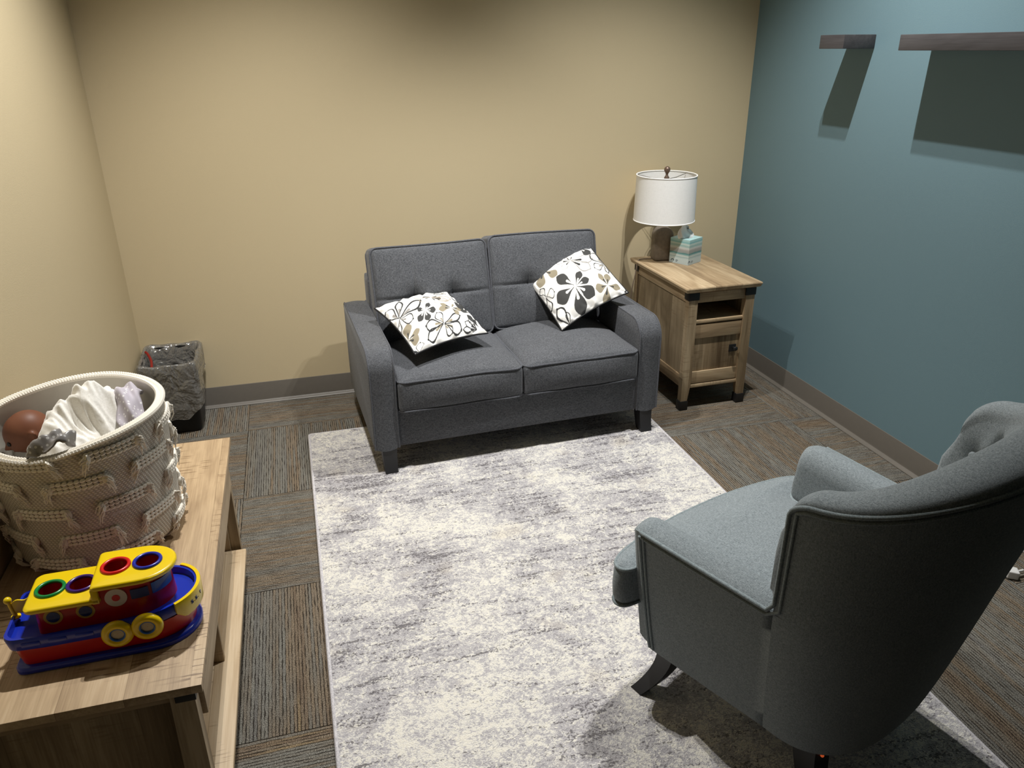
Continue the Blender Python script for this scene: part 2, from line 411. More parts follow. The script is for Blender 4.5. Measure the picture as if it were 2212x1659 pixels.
def seat_fn(a, b, c, sgn):
    def fn(w):
        x, y, z = w
        ku = max(0, 1-(x/a)**2); kv = max(0, 1-(y/b)**2)
        if z > 0: z += 0.050*(ku**0.6)*(kv**0.6)*(z/c)
        if y < 0: y -= 0.012*ku*max(0, 1-(z/c)**2)*(-y/b)**4
        x *= 1+0.006*math.sin(y*20+sgn)
        z += 0.004*mnoise.noise(Vector((x*7+sgn*5, y*7, 1)))
        # front edge sags a little toward the middle of the sofa
        return Vector((x, y, z))
    return fn
for sgn in (-1, 1):
    a, b, c = 0.261, 0.275, 0.066; cx, cy, cz = sgn*0.2635, 0.262, 0.337
    fn = seat_fn(a, b, c, sgn)
    cu_ = mesh('seat_cushion', *g_rbox(a, b, c, 0.018, 16, fn), M_sofa, sofa, loc=(cx, cy, cz))
    for zz in (c-0.004, -c+0.004):
        tube('piping', [fn(Vector((p.x, p.y, zz))) for p in rrect(a-0.001, b-0.001, 0.03, 5, m=24)], 0.0042, M_pipe, cu_, True)
def back_fn(a, b, c, sgn):
    # local: x width, y thickness (front is -y), z height
    def fn(w):
        x, y, z = w
        ku = max(0, 1-(x/a)**2); kw = max(0, 1-(z/c)**2)
        if y < 0:
            d = 0.035*(ku**0.5)*(kw**0.5)
            dent = 0
            for tx in (-0.088, 0.088):
                dent += 0.026*math.exp(-((x-tx)**2+(z+0.012)**2)/(2*0.03**2))
                dent += 0.0055*math.exp(-((x-tx)**2)/(2*0.0035**2))*(kw**0.3)
            dent += 0.009*math.exp(-((z+0.012)**2)/(2*0.005**2))*(ku**0.3)
            y = y-d+dent*(-y/b)
        z += 0.002*math.sin(x*9+sgn*2)*max(0, z/c)
        return Vector((x, y, z))
    return fn
for sgn in (-1, 1):
    a, b, c = 0.261, 0.07, 0.212
    fn = back_fn(a, b, c, sgn)
    bc = mesh('back_cushion', *g_rbox(a, b, c, 0.02, 56, fn), M_sofa, sofa, loc=(sgn*0.264, 0.525, 0.60 if sgn < 0 else 0.61), rot=(math.radians(-14), math.radians(0.6*sgn), 0))
    for yy in (-b+0.003, b-0.003):
        pts = [fn(Vector((p.x, yy*(1.0), p.y))) for p in rrect(a-0.001, c-0.001, 0.032, 5, m=20)]
        pts = [Vector((p.x, max(p.y, -b-0.003), p.z)) for p in pts]
        tube('piping', pts, 0.0042, M_pipe, bc, True)
def sofa_leg(x, y, front):
    rings = []
    for i in range(7):
        t = i/6; z = 0.118*(1-t)+0.0125*t; hw = 0.030-0.004*t; off = (-1 if front else 1)*0.022*(t**2)
        if not front: z = 0.118*(1-t)
        rings.append([Vector((x-hw, y+off-hw, z)), Vector((x+hw, y+off-hw, z)), Vector((x+hw, y+off+hw, z)), Vector((x-hw, y+off+hw, z))])
    loft('leg', rings, M_blk, sofa, smooth=30)
sofa_leg(-0.575, 0.03, True); sofa_leg(0.582, 0.03, True); sofa_leg(-0.575, 0.66, False); sofa_leg(0.575, 0.66, False)

# ------------------------------------------------------------------ throw pillows with a printed flower pattern
WHT = np.array([0.88, 0.87, 0.84]); DRK = np.array([0.035, 0.035, 0.034]); TAN = np.array(srgb(150, 140, 118)[:3]); GRY = np.array(srgb(150, 146, 142)[:3]); BGE = np.array(srgb(170, 158, 142)[:3]); BLK = np.array([0.012, 0.012, 0.013])
def homography(src, dst):
    A = []
    for (x, y), (u, v) in zip(src, dst):
        A.append([x, y, 1, 0, 0, 0, -u*x, -u*y, -u]); A.append([0, 0, 0, x, y, 1, -v*x, -v*y, -v])
    return np.linalg.svd(np.array(A, float))[2][-1].reshape(3, 3)
def paint_flowers(PX, PY, flowers):
    col = np.tile(WHT, PX.shape+(1,)).astype(float)
    for (c, kind, colr, stam, petals) in flowers:
        for (tx, ty, w) in petals:
            dx, dy = tx-c[0], ty-c[1]; L = math.hypot(dx, dy)
            a = ((PX-c[0])*dx+(PY-c[1])*dy)/L**2; b = (-(PX-c[0])*dy+(PY-c[1])*dx)/L**2
            a0 = np.clip(a, 0, 1); hw = 0.92*w*np.sin(PI*a0**2.0)**0.9
            ins = (a > 0.06) & (a < 1)
            if kind == 'fill':
                m = ins & (np.abs(b) < hw*0.9)
            else:
                t = kind*(0.5+0.9*a0)
                m = (a > 0.03) & (a < 1+t*0.6) & (np.abs(b) < hw+t*0.7) & ~((np.abs(b) < hw-t*0.7) & (a < 1-t*0.7))
            col[m] = colr
            if stam is not None:
                sw = 0.062*np.clip((a-0.05)/0.42, 0, 1)
                m = (a > 0.1) & (a < 0.5) & (np.abs(b-0.02) < np.where(a > 0.44, sw*np.sqrt(np.clip(1-((a-0.44)/0.06)**2, 0, 1)), sw))
                col[m] = stam
    return col
P1 = [((455, 745), .05, BLK, GRY, [(425, 420, .2), (800, 480, .22), (705, 800, .32), (215, 560, .25), (490, 940, .2)]),
      ((985, 395), .032, BGE, BLK, [(680, 370, .14), (1190, 305, .22), (1370, 390, .16), (1320, 450, .12), (1150, 520, .25), (785, 480, .28)]),
      ((1260, 905), .05, BLK, TAN, [(1110, 725, .33), (1545, 735, .2), (1590, 960, .3), (1430, 1030, .3), (1010, 1110, .26), (945, 930, .28)]),
      ((905, 675), 'fill', DRK, WHT, [(960, 530, .36), (1092, 665, .4), (985, 850, .36), (800, 855, .33), (765, 640, .36)]),
      ((1380, 600), 'fill', TAN, DRK, [(1160, 535, .2), (1145, 660, .28), (1595, 590, .24), (1530, 715, .3), (1420, 515, .3)]),
      ((650, 1070), 'fill', TAN, DRK, [(600, 860, .42), (835, 955, .26), (845, 1085, .36)]),
      ((1300, 210), .05, BLK, TAN, [(1030, 260, .16), (1520, 360, .24), (1190, 190, .2)]),
      ((1830, 590), 'fill', DRK, WHT, [(1440, 430, .26), (1560, 600, .2)]),
      ((1960, 870), 'fill', DRK, None, [(1690, 670, .2)]),
      ((1890, 910), .04, BLK, BLK, [(1650, 830, .22), (1720, 735, .22), (1630, 960, .18)]),
      ((880, 1240), .06, BLK, None, [(870, 1120, .6)])]
P2 = [((835, 480), .028, GRY, BLK, [(850, 305, .18), (1225, 400, .26), (1195, 640, .26), (715, 645, .28), (585, 490, .16), (700, 350, .12)]),
      ((945, 935), 'fill', DRK, WHT, [(620, 770, .3), (1020, 690, .28), (1170, 820, .3), (1280, 1075, .36), (1080, 1350, .3), (640, 1170, .36)]),
      ((405, 620), 'fill', TAN, DRK, [(640, 740, .33), (345, 890, .34), (235, 660, .26), (560, 490, .18), (415, 530, .2)]),
      ((1495, 890), 'fill', TAN, DRK, [(1330, 700, .2), (1490, 675, .34), (1720, 890, .32), (1480, 1200, .28), (1290, 980, .42)]),
      ((1430, 470), .055, BLK, TAN, [(1180, 300, .3), (1270, 600, .42), (1520, 650, .16)]),
      ((960, 170), 'fill', DRK, WHT, [(1180, 310, .4)]),
      ((880, 1480), .05, BLK, None, [(630, 1250, .24), (800, 1310, .2), (1030, 1390, .2)]),
      ((440, 1040), .06, BLK, None, [(350, 910, .33), (590, 1000, .5), (530, 1240, .25)])]
def attr_material(name, attr, rough=0.85):
    k = NT(name); a = k.n('Attribute', {'attribute_name': attr}); f = k.noise(k.coord(), 900, 2)
    k.base(k.mix(0.06, a.outputs[0], f)); k.bump(f, 0.15, 0.001); k.p(Roughness=rough, Specular_IOR_Level=0.2); return k.m
M_print = attr_material('printed_pillow_cotton', 'print')
M_pback = fabric('charcoal_pillow_back', srgb(34, 35, 37), srgb(66, 68, 71), 0.9)
M_ppipe = plain('black_pillow_piping', srgb(28, 28, 30), 0.7)
def pillow(label, corners, quad, flowers, thick, seed, ku, kv):
    """corners: bottom, right, top, left points of the seam; quad: where those fall on the print"""
    C4 = [Vector(c) for c in corners]; cen = sum(C4, Vector())/4
    ux = ((C4[1]-C4[0])+(C4[2]-C4[3])).normalized(); uy = ((C4[3]-C4[0])+(C4[2]-C4[1])); uy = (uy-uy.dot(ux)*ux).normalized(); un = ux.cross(uy)
    root = empty('throw_pillow', cen, 0, label, 'pillow')
    root.rotation_euler = Matrix((ux, uy, un)).transposed().to_euler()
    h = ((C4[1]-C4[0]).length+(C4[3]-C4[0]).length)/4
    H = homography([(-1, -1), (1, -1), (1, 1), (-1, 1)], quad)
    def shape(n, sgn):
        V = []; PXY = []
        for j in range(n+1):
            for i in range(n+1):
                u = -1+2*i/n; v = -1+2*j/n
                x = u*(1-0.055*(1-v*v)*abs(u)); y = v*(1-0.055*(1-u*u)*abs(v))
                e = max(0, (1-u*u))*max(0, (1-v*v)); z = thick*e**0.6*1.1
                edge = 1-max(abs(u), abs(v))
                wr = mnoise.noise(Vector((u*3+seed, v*3, sgn)))*0.006*e**0.3
                wr += 0.0065*math.sin(14*(u*1.2 if abs(v) > abs(u) else v*1.2)+3*mnoise.noise(Vector((u*4, v*4, seed))))*math.exp(-(edge/0.16)**2)*min(1, edge/0.05)
                droop = -0.012*(u*u*v*v)
                V.append(Vector((x*h, y*h, sgn*(z+wr)+droop)))
        F = [(j*(n+1)+i, j*(n+1)+i+1, (j+1)*(n+1)+i+1, (j+1)*(n+1)+i) for j in range(n) for i in range(n)]
        return V, F
    n = 250; V, F = shape(n, 1)
    o = mesh('front_cover', V, F, M_print, root, 180, fixn=False)
    g = np.linspace(-1, 1, n+1); U, Vv = np.meshgrid(g, g); U = -1+(U+1)*ku; Vv = -1+(Vv+1)*kv; w = H[2, 0]*U+H[2, 1]*Vv+H[2, 2]
    PX = (H[0, 0]*U+H[0, 1]*Vv+H[0, 2])/w; PY = (H[1, 0]*U+H[1, 1]*Vv+H[1, 2])/w
    col = paint_flowers(PX, PY, flowers).reshape(-1, 3)
    at = o.data.color_attributes.new('print', 'FLOAT_COLOR', 'POINT')
    at.data.foreach_set('color', np.concatenate([col, np.ones((len(col), 1))], 1).astype(np.float32).ravel())
    n2 = 50; V2, F2 = shape(n2, -1); ob = mesh('back_cover', V2, [f[::-1] for f in F2], M_pback, root, True, fixn=False); ob['label'] = 'plain charcoal underside'
    idx = [i for i in range(n2)]+[(i+1)*(n2+1)-1 for i in range(n2)]+[(n2+1)*(n2+1)-1-i for i in range(n2)]+[(n2-i)*(n2+1) for i in range(n2)]
    tube('piping', [V2[i] for i in idx], 0.0036, M_ppipe, root, True)
pillow('white flower print pillow lying flat on the left seat of the sofa', [(-1.902, -0.838, 0.500), (-1.573, -0.72, 0.516), (-1.69, -0.41, 0.622), (-2.02, -0.527, 0.606)],
       [(800, 1240), (2010, 930), (1290, 190), (140, 530)], P1, 0.046, 1.3, 1.06, 1.16)
pillow('white pillow with one big black flower, propped on the right sofa arm', [(-1.222, -0.655, 0.464), (-0.905, -0.637, 0.606), (-0.994, -0.343, 0.771), (-1.312, -0.36, 0.629)],
       [(720, 1520), (1795, 960), (1120, 150), (150, 740)], P2, 0.056, 4.1, 1.05, 1.12)

# ------------------------------------------------------------------ end table
M_oakx = wood('oak_laminate_x', 'x', 'z', 0.3, seed=0.2)
M_oaky = wood('oak_laminate_y', 'y', 'x', 0.135, seed=0.35, saw=0.25)
M_oakz = wood('oak_laminate_z', 'z', 'x', 0.12, (96, 78, 56), (146, 126, 98), (186, 166, 136), seed=0.5, saw=0.3)
M_oakzy = wood('oak_laminate_z_side', 'z', 'y', 0.15, (92, 78, 58), (134, 117, 92), (170, 152, 124), seed=0.9, saw=0.25)
M_metal = plain('black_metal', srgb(24, 23, 23), 0.45, 0.5)
et = empty('end_table', (-0.46, -0.40, 0), math.radians(1.0), 'narrow oak end table with an open cubby and one door, beside the sofa', 'table')
TW, TD, TH = 0.195, 0.302, 0.611
V, F = g_loft([[Vector((sx*(TW-i), sy*(TD-i), z)) for sx, sy in ((-1, -1), (1, -1), (1, 1), (-1, 1))] for i, z in ((0.014, TH-0.026), (0.006, TH-0.022), (0.0, TH-0.006), (0.002, TH-0.001), (0.004, TH))])
mesh('table_top', V, F, M_oaky, et, 30)
LX, LY = 0.170, 0.286     # outer faces of the legs
HT = TH-0.026
for sx in (-1, 1):
    for sy in (-1, 1):
        # tapered bracket leg: front board and side board
        xo = sx*LX; fy = sy*LY
        outl = [(xo, 0.045), (xo, HT), (xo-sx*0.045, HT), (xo-sx*0.048, 0.15), (xo-sx*0.034, 0.045)]
        lg = loft('leg', [[Vector((x, fy-sy*d, z)) for x, z in outl] for d in (0.0, 0.032)], M_oakz, et, smooth=20)
        box('foot_cap', xo-(0.038 if sx > 0 else 0.004), xo+(0.038 if sx < 0 else 0.004), fy-(0.036 if sy > 0 else 0.004), fy+(0.036 if sy < 0 else 0.004), 0.0, 0.047, M_metal, lg, bev=0.002)
        box('corner_cap', xo-(0.05 if sx > 0 else 0.003), xo+(0.05 if sx < 0 else 0.003), fy-(0.04 if sy > 0 else 0.003), fy+(0.04 if sy < 0 else 0.003), HT-0.036, HT-0.001, M_metal, lg, bev=0.001)
for sx in (-1, 1):
    xi, xo = sorted((sx*0.152, sx*0.163))
    sp = box('side_panel', xi, xo, -0.255, 0.255, 0.12, HT, M_oakzy, et)
    xi, xo = sorted((sx*0.155, sx*0.169))
    box('side_rail', xi, xo, -0.254, 0.254, 0.115, 0.175, M_oaky, sp)
    box('side_rail', xi, xo, -0.254, 0.254, HT-0.05, HT-0.002, M_oaky, sp)
box('back_panel', -0.152, 0.152, 0.262, 0.27, 0.12, HT, M_oakz, et)
box('front_apron', -0.125, 0.125, -0.281, -0.262, HT-0.052, HT-0.004, M_oakx, et)
box('shelf', -0.15, 0.15, -0.279, 0.26, 0.430, 0.448, M_oakx, et, bev=0.006)
box('bottom_shelf', -0.15, 0.15, -0.279, 0.26, 0.108, 0.126, M_oakx, et, bev=0.004)
dr = box('door', -0.122, 0.122, -0.270, -0.256, 0.13, 0.424, M_oakz, et, bev=0.002)
box('door_rail', -0.122, 0.122, -0.277, -0.269, 0.358, 0.424, M_oakx, dr, bev=0.0015)
box('door_rail', -0.122, 0.122, -0.277, -0.269, 0.13, 0.19, M_oakx, dr, bev=0.0015)
kb = MB(); kb.add(*g_box(0.072, 0.108, -0.2745, -0.2695, 0.270, 0.306, 0.001))
rings = [[Vector((0.094+r*math.cos(2*PI*k/16), y, 0.290+r*math.sin(2*PI*k/16))) for k in range(16)] for r, y in ((0.005, -0.274), (0.005, -0.286), (0.0105, -0.290), (0.0115, -0.295), (0.008, -0.299), (0.001, -0.300))]
kb.add(*g_loft(rings)); o = kb.obj('knob', M_metal, dr); o['label'] = 'black knob on a square plate'

# ------------------------------------------------------------------ table lamp
M_shade = NT('white_linen_shade')
_c = M_shade.coord(); _a = M_shade.noise(M_shade.mapping(_c, (900, 900, 60)), 1, 2); _b = M_shade.noise(M_shade.mapping(_c, (60, 60, 900)), 1, 2)
_w = M_shade.math('MULTIPLY', M_shade.math('ADD', _a, _b), 0.5)
M_shade.base(M_shade.ramp(_w, [(0.35, srgb(244, 244, 243)), (0.6, srgb(253, 253, 252))])); M_shade.bump(_w, 0.2, 0.001); M_shade.p(Roughness=0.9, Specular_IOR_Level=0.1)
M_shade = M_shade.m
M_lampbase = plain('bronze_brushed_lamp_base', srgb(122, 112, 100), 0.55, 0.5, 0.1, 0, 0.35, 60)
M_bronze = plain('dark_bronze_metal', srgb(128, 108, 96), 0.4, 0.5, 0.6)
M_steel = plain('nickel_wire', srgb(120, 115, 108), 0.35, 0.5, 0.9)
lamp = empty('table_lamp', (-0.527, -0.185, TH+0.0005), math.radians(-6), 'lamp with a white drum shade on a stout brown base', 'lamp')
def arch(w, h, n=14):
    r = w; pts = [(-w+0.014, 0), (-w+0.004, 0.004), (-w, 0.014)]
    for i in range(n+1):
        t = PI-PI*i/n; pts.append((r*math.cos(t), h-r+r*math.sin(t)))
    return pts+[(w, 0.014), (w-0.004, 0.004), (w-0.014, 0)]
ap = arch(0.05, 0.172); rings = []
for y, d in ((-0.036, 0.016), (-0.034, 0.008), (-0.028, 0.002), (-0.02, 0), (0.02, 0), (0.028, 0.002), (0.034, 0.008), (0.036, 0.016)):
    rings.append([Vector((x*(1-d/0.05), y, d*0.5*(1-z/0.172)+z*(1-d/0.172))) for x, z in ap])
loft('lamp_base', rings, M_lampbase, lamp)
st = MB(); st.add(*g_lathe([(0.004, 0.165), (0.011, 0.168), (0.011, 0.185), (0.016, 0.19), (0.016, 0.235), (0.012, 0.24), (0.003, 0.242)], 20)); st.obj('socket', M_steel, lamp)
SZ0, SZ1, SRb, SRt = 0.203, 0.421, 0.151, 0.147
lathe('lamp_shade', [(SRb-0.0015, SZ0), (SRb, SZ0), (SRt, SZ1), (SRt-0.0015, SZ1), (SRb-0.0015, SZ0)], M_shade, lamp, 72)
for r, z in ((SRb, SZ0), (SRt, SZ1)): mesh('shade_rim', *g_torus((0, 0, z), r-0.001, 0.0032, 'z', 72, 8), M_shade, lamp)
sp = MB()
for k in range(3):
    a = 2*PI*k/3+0.5; sp.add(*g_tube([(0, 0, SZ1-0.022), (SRt*0.5*math.cos(a), SRt*0.5*math.sin(a), SZ1-0.018), ((SRt-0.004)*math.cos(a), (SRt-0.004)*math.sin(a), SZ1-0.006)], 0.0015, False, 6))
sp.add(*g_torus((0, 0, SZ1-0.021), 0.012, 0.002, 'z', 20, 6))
hp = [(0.03*math.sin(PI*t)*1.2*sg, 0, 0.235+(SZ1-0.02-0.235)*t) for sg in (1,) for t in [i/14 for i in range(15)]]
sp.add(*g_tube(hp, 0.0016, False, 6)); sp.add(*g_tube([(-x, y, z) for x, y, z in hp], 0.0016, False, 6)); sp.obj('harp', M_steel, lamp)
mesh('bulb', *g_lathe([(0.012, 0.238), (0.014, 0.25), (0.027, 0.285), (0.03, 0.305), (0.024, 0.328), (0.01, 0.338), (0.001, 0.34)], 20), plain('frosted_bulb', srgb(235, 232, 225), 0.3), lamp)
fi = MB(); fi.add(*g_lathe([(0.004, SZ1-0.022), (0.012, SZ1-0.02), (0.013, SZ1-0.012), (0.007, SZ1-0.004), (0.006, SZ1+0.004), (0.009, SZ1+0.01), (0.014, SZ1+0.018), (0.0155, SZ1+0.026), (0.013, SZ1+0.034), (0.007, SZ1+0.0395), (0.0005, SZ1+0.041)], 24)); fi.obj('finial', M_bronze, lamp)
cordm = plain('taupe_cord', srgb(122, 106, 92), 0.5)
cp = [(-0.045, 0.01, 0.004), (-0.075, 0.012, 0.004), (-0.105, 0.005, 0.0045), (-0.121, -0.005, 0.003), (-0.130, -0.012, -0.02), (-0.138, -0.015, -0.07), (-0.150, -0.015, -0.14), (-0.152, 0.0, -0.25), (-0.150, 0.03, -0.42), (-0.13, 0.06, -0.6)]
def smooth_path(pts, n=8):
    P = [Vector(p) for p in pts]; P = [2*P[0]-P[1]]+P+[2*P[-1]-P[-2]]; out = []
    for i in range(1, len(P)-2):
        for k in range(n):
            t = k/n; a, b, c, d = P[i-1:i+3]
            out.append(0.5*((2*b)+(-a+c)*t+(2*a-5*b+4*c-d)*t*t+(-a+3*b-3*c+d)*t**3))
    out.append(P[-2]); return out
tube('cord', smooth_path(cp), 0.0026, cordm, lamp)

# ------------------------------------------------------------------ tissue box
def tissue_material():
    k = NT('tissue_box_print'); c = k.coord(); s = k.n('SeparateXYZ', None, Vector=c)
    w = k.noise(k.mapping(c, (14, 14, 40)), 1, 3, 0.6, 0.4)
    t = k.math('ADD', k.math('DIVIDE', s.outputs['Z'], 0.125), k.math('MULTIPLY', k.math('SUBTRACT', w, 0.5), 0.09))
    st = [(0.0, srgb(190, 205, 208)), (0.22, srgb(196, 212, 214)), (0.30, srgb(160, 186, 188)), (0.34, srgb(205, 214, 212)), (0.40, srgb(150, 182, 184)), (0.44, srgb(72, 136, 138)), (0.48, srgb(150, 158, 158)), (0.58, srgb(168, 168, 166)), (0.66, srgb(206, 212, 210)), (0.74, srgb(150, 188, 186)), (0.82, srgb(204, 220, 216)), (0.88, srgb(126, 186, 190)), (0.95, srgb(176, 214, 216))]
    k.base(k.ramp(t, st)); k.p(Roughness=0.4); return k.m
tb = empty('tissue_box', (-0.433, -0.262, TH+0.0005), math.radians(29), 'small blue and teal striped tissue box in front of the lamp', 'tissue box')
hb = 0.056
bm_ = MB()
ringo = [[Vector((sx*hb, sy*hb, z)) for sx, sy in ((-1, -1), (1, -1), (1, 1), (-1, 1))] for z in (0, 0.125)]
V, F = g_loft(ringo, True, False); bm_.add(V, F); bm_.add(ringo[0], [(3, 2, 1, 0)])
# top with an oval opening
nO = 32; outer = []; inner = []
for i in range(nO):
    a = 2*PI*i/nO+PI/4; m = max(abs(math.cos(a)), abs(math.sin(a))); outer.append(Vector((hb*math.cos(a)/m, hb*math.sin(a)/m, 0.125))); inner.append(Vector((0.036*math.cos(a), 0.028*math.sin(a), 0.125)))
bm_.add(*g_loft([outer, inner, [v-Vector((0, 0, 0.03)) for v in inner]], True, False))
bx = bm_.obj('carton', tissue_material(), tb, 30)
M_ink = plain('slate_ink', srgb(70, 92, 110), 0.6)
for yy, rot in ((-hb-0.0004, 0), ):
    lg = MB()
    lg.add(*g_loft([[Vector((-0.048+0.010*math.cos(t), yy, 0.012+0.009*math.sin(t))) for t in [PI*i/8 for i in range(9)]]+[Vector((-0.058+0.004*i, yy, 0.010)) for i in range(3)], [Vector((-0.048+0.006*math.cos(t), yy, 0.012+0.005*math.sin(t))) for t in [PI*i/8 for i in range(9)]]+[Vector((-0.054+0.002*i, yy, 0.010)) for i in range(3)]], True, False))
    for r in range(2): lg.add([(-0.030, yy, 0.018-r*0.006), (-0.016-0.004*r, yy, 0.018-r*0.006), (-0.016-0.004*r, yy, 0.0155-r*0.006), (-0.030, yy, 0.0155-r*0.006)], [(0, 1, 2, 3)])
    mesh('printed_emblem', lg.V, lg.F, M_ink, tb, False)
    mesh('printed_emblem', [(v[1], -v[0]-0.062 if False else 0.066+v[0]-0.014, v[2]) for v in [(-p[0]-0.064, p[1], p[2]) for p in lg.V]], lg.F, M_ink, tb, False)
M_tis = plain('white_tissue', srgb(238, 238, 238), 0.9)
V = []; F = []; nu, nv = 40, 16
for j in range(nv+1):
    t = j/nv
    for i in range(nu):
        a = 2*PI*i/nu
        r = (0.020+0.030*math.sin(PI*min(1, t*0.9+0.05)**0.8)*(0.7+0.3*math.cos(2*a+1)))
        r *= 1+0.28*math.sin(5*a+4*t)*t
        V.append(Vector((r*math.cos(a)*1.2-0.012*t, r*math.sin(a)*(0.75*(1-t)+0.03)+0.006*math.sin(7*t+3*math.cos(a))*t, 0.10+0.104*t*(0.80+0.20*math.cos(a-2.6)))))
for j in range(nv):
    for i in range(nu): F.append((j*nu+i, j*nu+(i+1) % nu, (j+1)*nu+(i+1) % nu, (j+1)*nu+i))
mesh('tissue', V, F, M_tis, tb, 180)

# ------------------------------------------------------------------ waste bin with a clear liner
M_bin = plain('black_bin_plastic', srgb(14, 14, 15), 0.5, 0.4)
bn = empty('waste_bin', (-2.918, -0.150, 0), 0, 'black waste bin with a clear plastic liner in the left corner', 'bin')
def binring(f, z, d=0.0): # f 0 bottom .. 1 top
    a = 0.094+0.019*f-d; b = 0.104+0.034*f-d
    return [Vector((p.x, p.y, z)) for p in rrect(a, b, 0.025, 5, m=6)]
BH = 0.338
rings = [binring(0, 0, 0.01), binring(0, 0.002, 0.002), binring(0.02, 0.01)]+[binring(i/8, BH*i/8) for i in range(1, 9)]+[binring(1, BH+0.004, -0.004), binring(1, BH, 0.004), binring(0.1, 0.02, 0.004)]
loft('bin_body', rings, M_bin, bn)
gr = MB()
for i in range(3): gr.add(*g_tube([(-0.02+0.011*i+0.004*t, -0.104-0.034*(0.135+0.07*t)/BH-0.001, 0.135+0.07*t) for t in (0, 0.5, 1)], 0.0022, False, 6))
gr.obj('moulded_lines', M_bin, bn)
def liner_material():
    k = NT('clear_liner_film'); c = k.coord(); f = k.noise(k.mapping(c, (14, 14, 11)), 1, 3, 0.6, 0.5); f2 = k.noise(c, 60, 2)
    bp_ = k.n('Bump', None, Height=k.math('ADD', f, k.math('MULTIPLY', f2, 0.15)), Strength=1.0, Distance=0.03)
    tr = k.n('BsdfTransparent', None, Color=(0.88, 0.88, 0.87, 1)); gl = k.n('BsdfGlossy', None, Color=(1, 1, 1, 1), Roughness=0.09, Normal=bp_.outputs[0])
    df = k.n('BsdfDiffuse', None, Color=srgb(206, 203, 197), Normal=bp_.outputs[0])
    fr = k.n('Fresnel', None, IOR=1.5, Normal=bp_.outputs[0])
    m1 = k.n('MixShader', None, i0=0.22, i1=tr.outputs[0], i2=df.outputs[0]); m2 = k.n('MixShader', None, i0=k.math('ADD', fr.outputs[0], 0.06), i1=m1.outputs[0], i2=gl.outputs[0])
    k.t.links.new(m2.outputs[0], k.out.inputs['Surface']); return k.m
V = []; F = []; nseg = len(binring(1, 0)); dense = 3
def bring(f, z, d):
    r = binring(f, z, d); out = []
    for i in range(len(r)):
        for q in range(dense): out.append(r[i].lerp(r[(i+1) % len(r)], q/dense))
    return out
prof = [(0.1, 0.03, 0.045), (0.12, 0.035, 0.030), (0.3, 0.10, 0.022), (0.5, 0.18, 0.022), (0.7, 0.24, 0.020), (0.88, 0.29, 0.018), (1, BH-0.02, 0.014), (1, BH+0.010, 0.004), (1, BH+0.013, -0.004), (1, BH+0.006, -0.010), (0.98, BH-0.02, -0.012), (0.92, BH-0.05, -0.013), (0.86, BH-0.078, -0.012), (0.82, BH-0.10, -0.013), (0.75, BH-0.135, -0.014), (0.65, BH-0.175, -0.016), (0.55, BH-0.22, -0.017), (0.48, BH-0.255, -0.016)]
rings = []
for q, (f, z, d) in enumerate(prof):
    r = bring(f, z, d); row = []
    for i, p in enumerate(r):
        nrm = Vector((p.x, p.y, 0)).normalized()
        nz = mnoise.noise(Vector((p.x*22, p.y*22, z*26)))+0.6*mnoise.noise(Vector((p.x*55, p.y*55, z*60)))
        zz = z+0.012*mnoise.noise(Vector((p.x*14, p.y*14, 3.3+q*0.1)))*(1 if q > 6 else 0.5)
        # the skirt hangs lowest at the front
        if q > 13: zz += (0.10 if p.y > -0.02 else 0.0)*(q-13)/4+0.05*max(0, abs(p.x)-0.055)/0.06*(q-13)/4
        row.append(Vector((p.x, p.y, zz))+nrm*(0.0035+0.0055*nz*(1 if q not in (7, 8) else 0.7)*(0.8 if q < 7 else 1)))
    rings.append(row)
o = loft('plastic_liner', rings, liner_material(), bn, True, False, 180); o['label'] = 'crumpled clear plastic liner folded over the rim'
o = tube('drawstring', smooth_path([(-0.106, 0.045, BH+0.016), (-0.094, 0.025, BH+0.010), (-0.078, -0.02, BH-0.004), (-0.070, -0.075, BH-0.014), (-0.072, -0.11, BH-0.03)]), 0.0062, plain('red_drawstring', srgb(128, 18, 16), 0.3), bn); o['label'] = 'red drawstring'

# ------------------------------------------------------------------ coffee table
CT = 0.483
M_cty = wood('coffee_oak_top', 'x', 'y', 0.17, (132, 104, 70), (178, 148, 108), (206, 180, 142), seed=0.13, saw=0.55)
M_ctl = wood('coffee_oak_long', 'y', 'x', 0.14, (150, 126, 98), (190, 166, 134), (214, 194, 164), seed=0.61, saw=0.35)
ct = empty('coffee_table', (-2.818, -1.905, 0), 0, 'oak coffee table with black corner caps along the left wall', 'table')
CX, CY = 0.239, 0.540
M_cttop = wood('coffee_oak_planked', 'y', 'x', 0.118, (152, 127, 98), (196, 170, 136), (222, 202, 170), seed=0.0, saw=0.7)
tp = box('table_top', -CX, CX, -CY, CY, CT-0.02, CT, M_cttop, ct, bev=0.0025)
for sx in (-1, 1):
    for sy in (-1, 1):
        xo = sx*(CX-0.020); yo = sy*(CY-0.014)
        outl = [(xo, 0.045), (xo, CT-0.021), (xo-sx*0.045, CT-0.021), (xo-sx*0.05, 0.13), (xo-sx*0.036, 0.045)]
        lg = loft('leg', [[Vector((x, yo-sy*d, z)) for x, z in outl] for d in (0.0, 0.035)], M_oakz, ct, smooth=20)
        x0_, x1_ = sorted((xo+sx*0.003, xo-sx*0.036)); y0_, y1_ = sorted((yo+sy*0.003, yo-sy*0.038))
        box('corner_cap', x0_, x1_, y0_, y1_, CT-0.045, CT-0.0215, M_metal, lg, bev=0.001)
        box('foot_cap', x0_, x1_, y0_, y1_, 0.0, 0.047, M_metal, lg, bev=0.002)
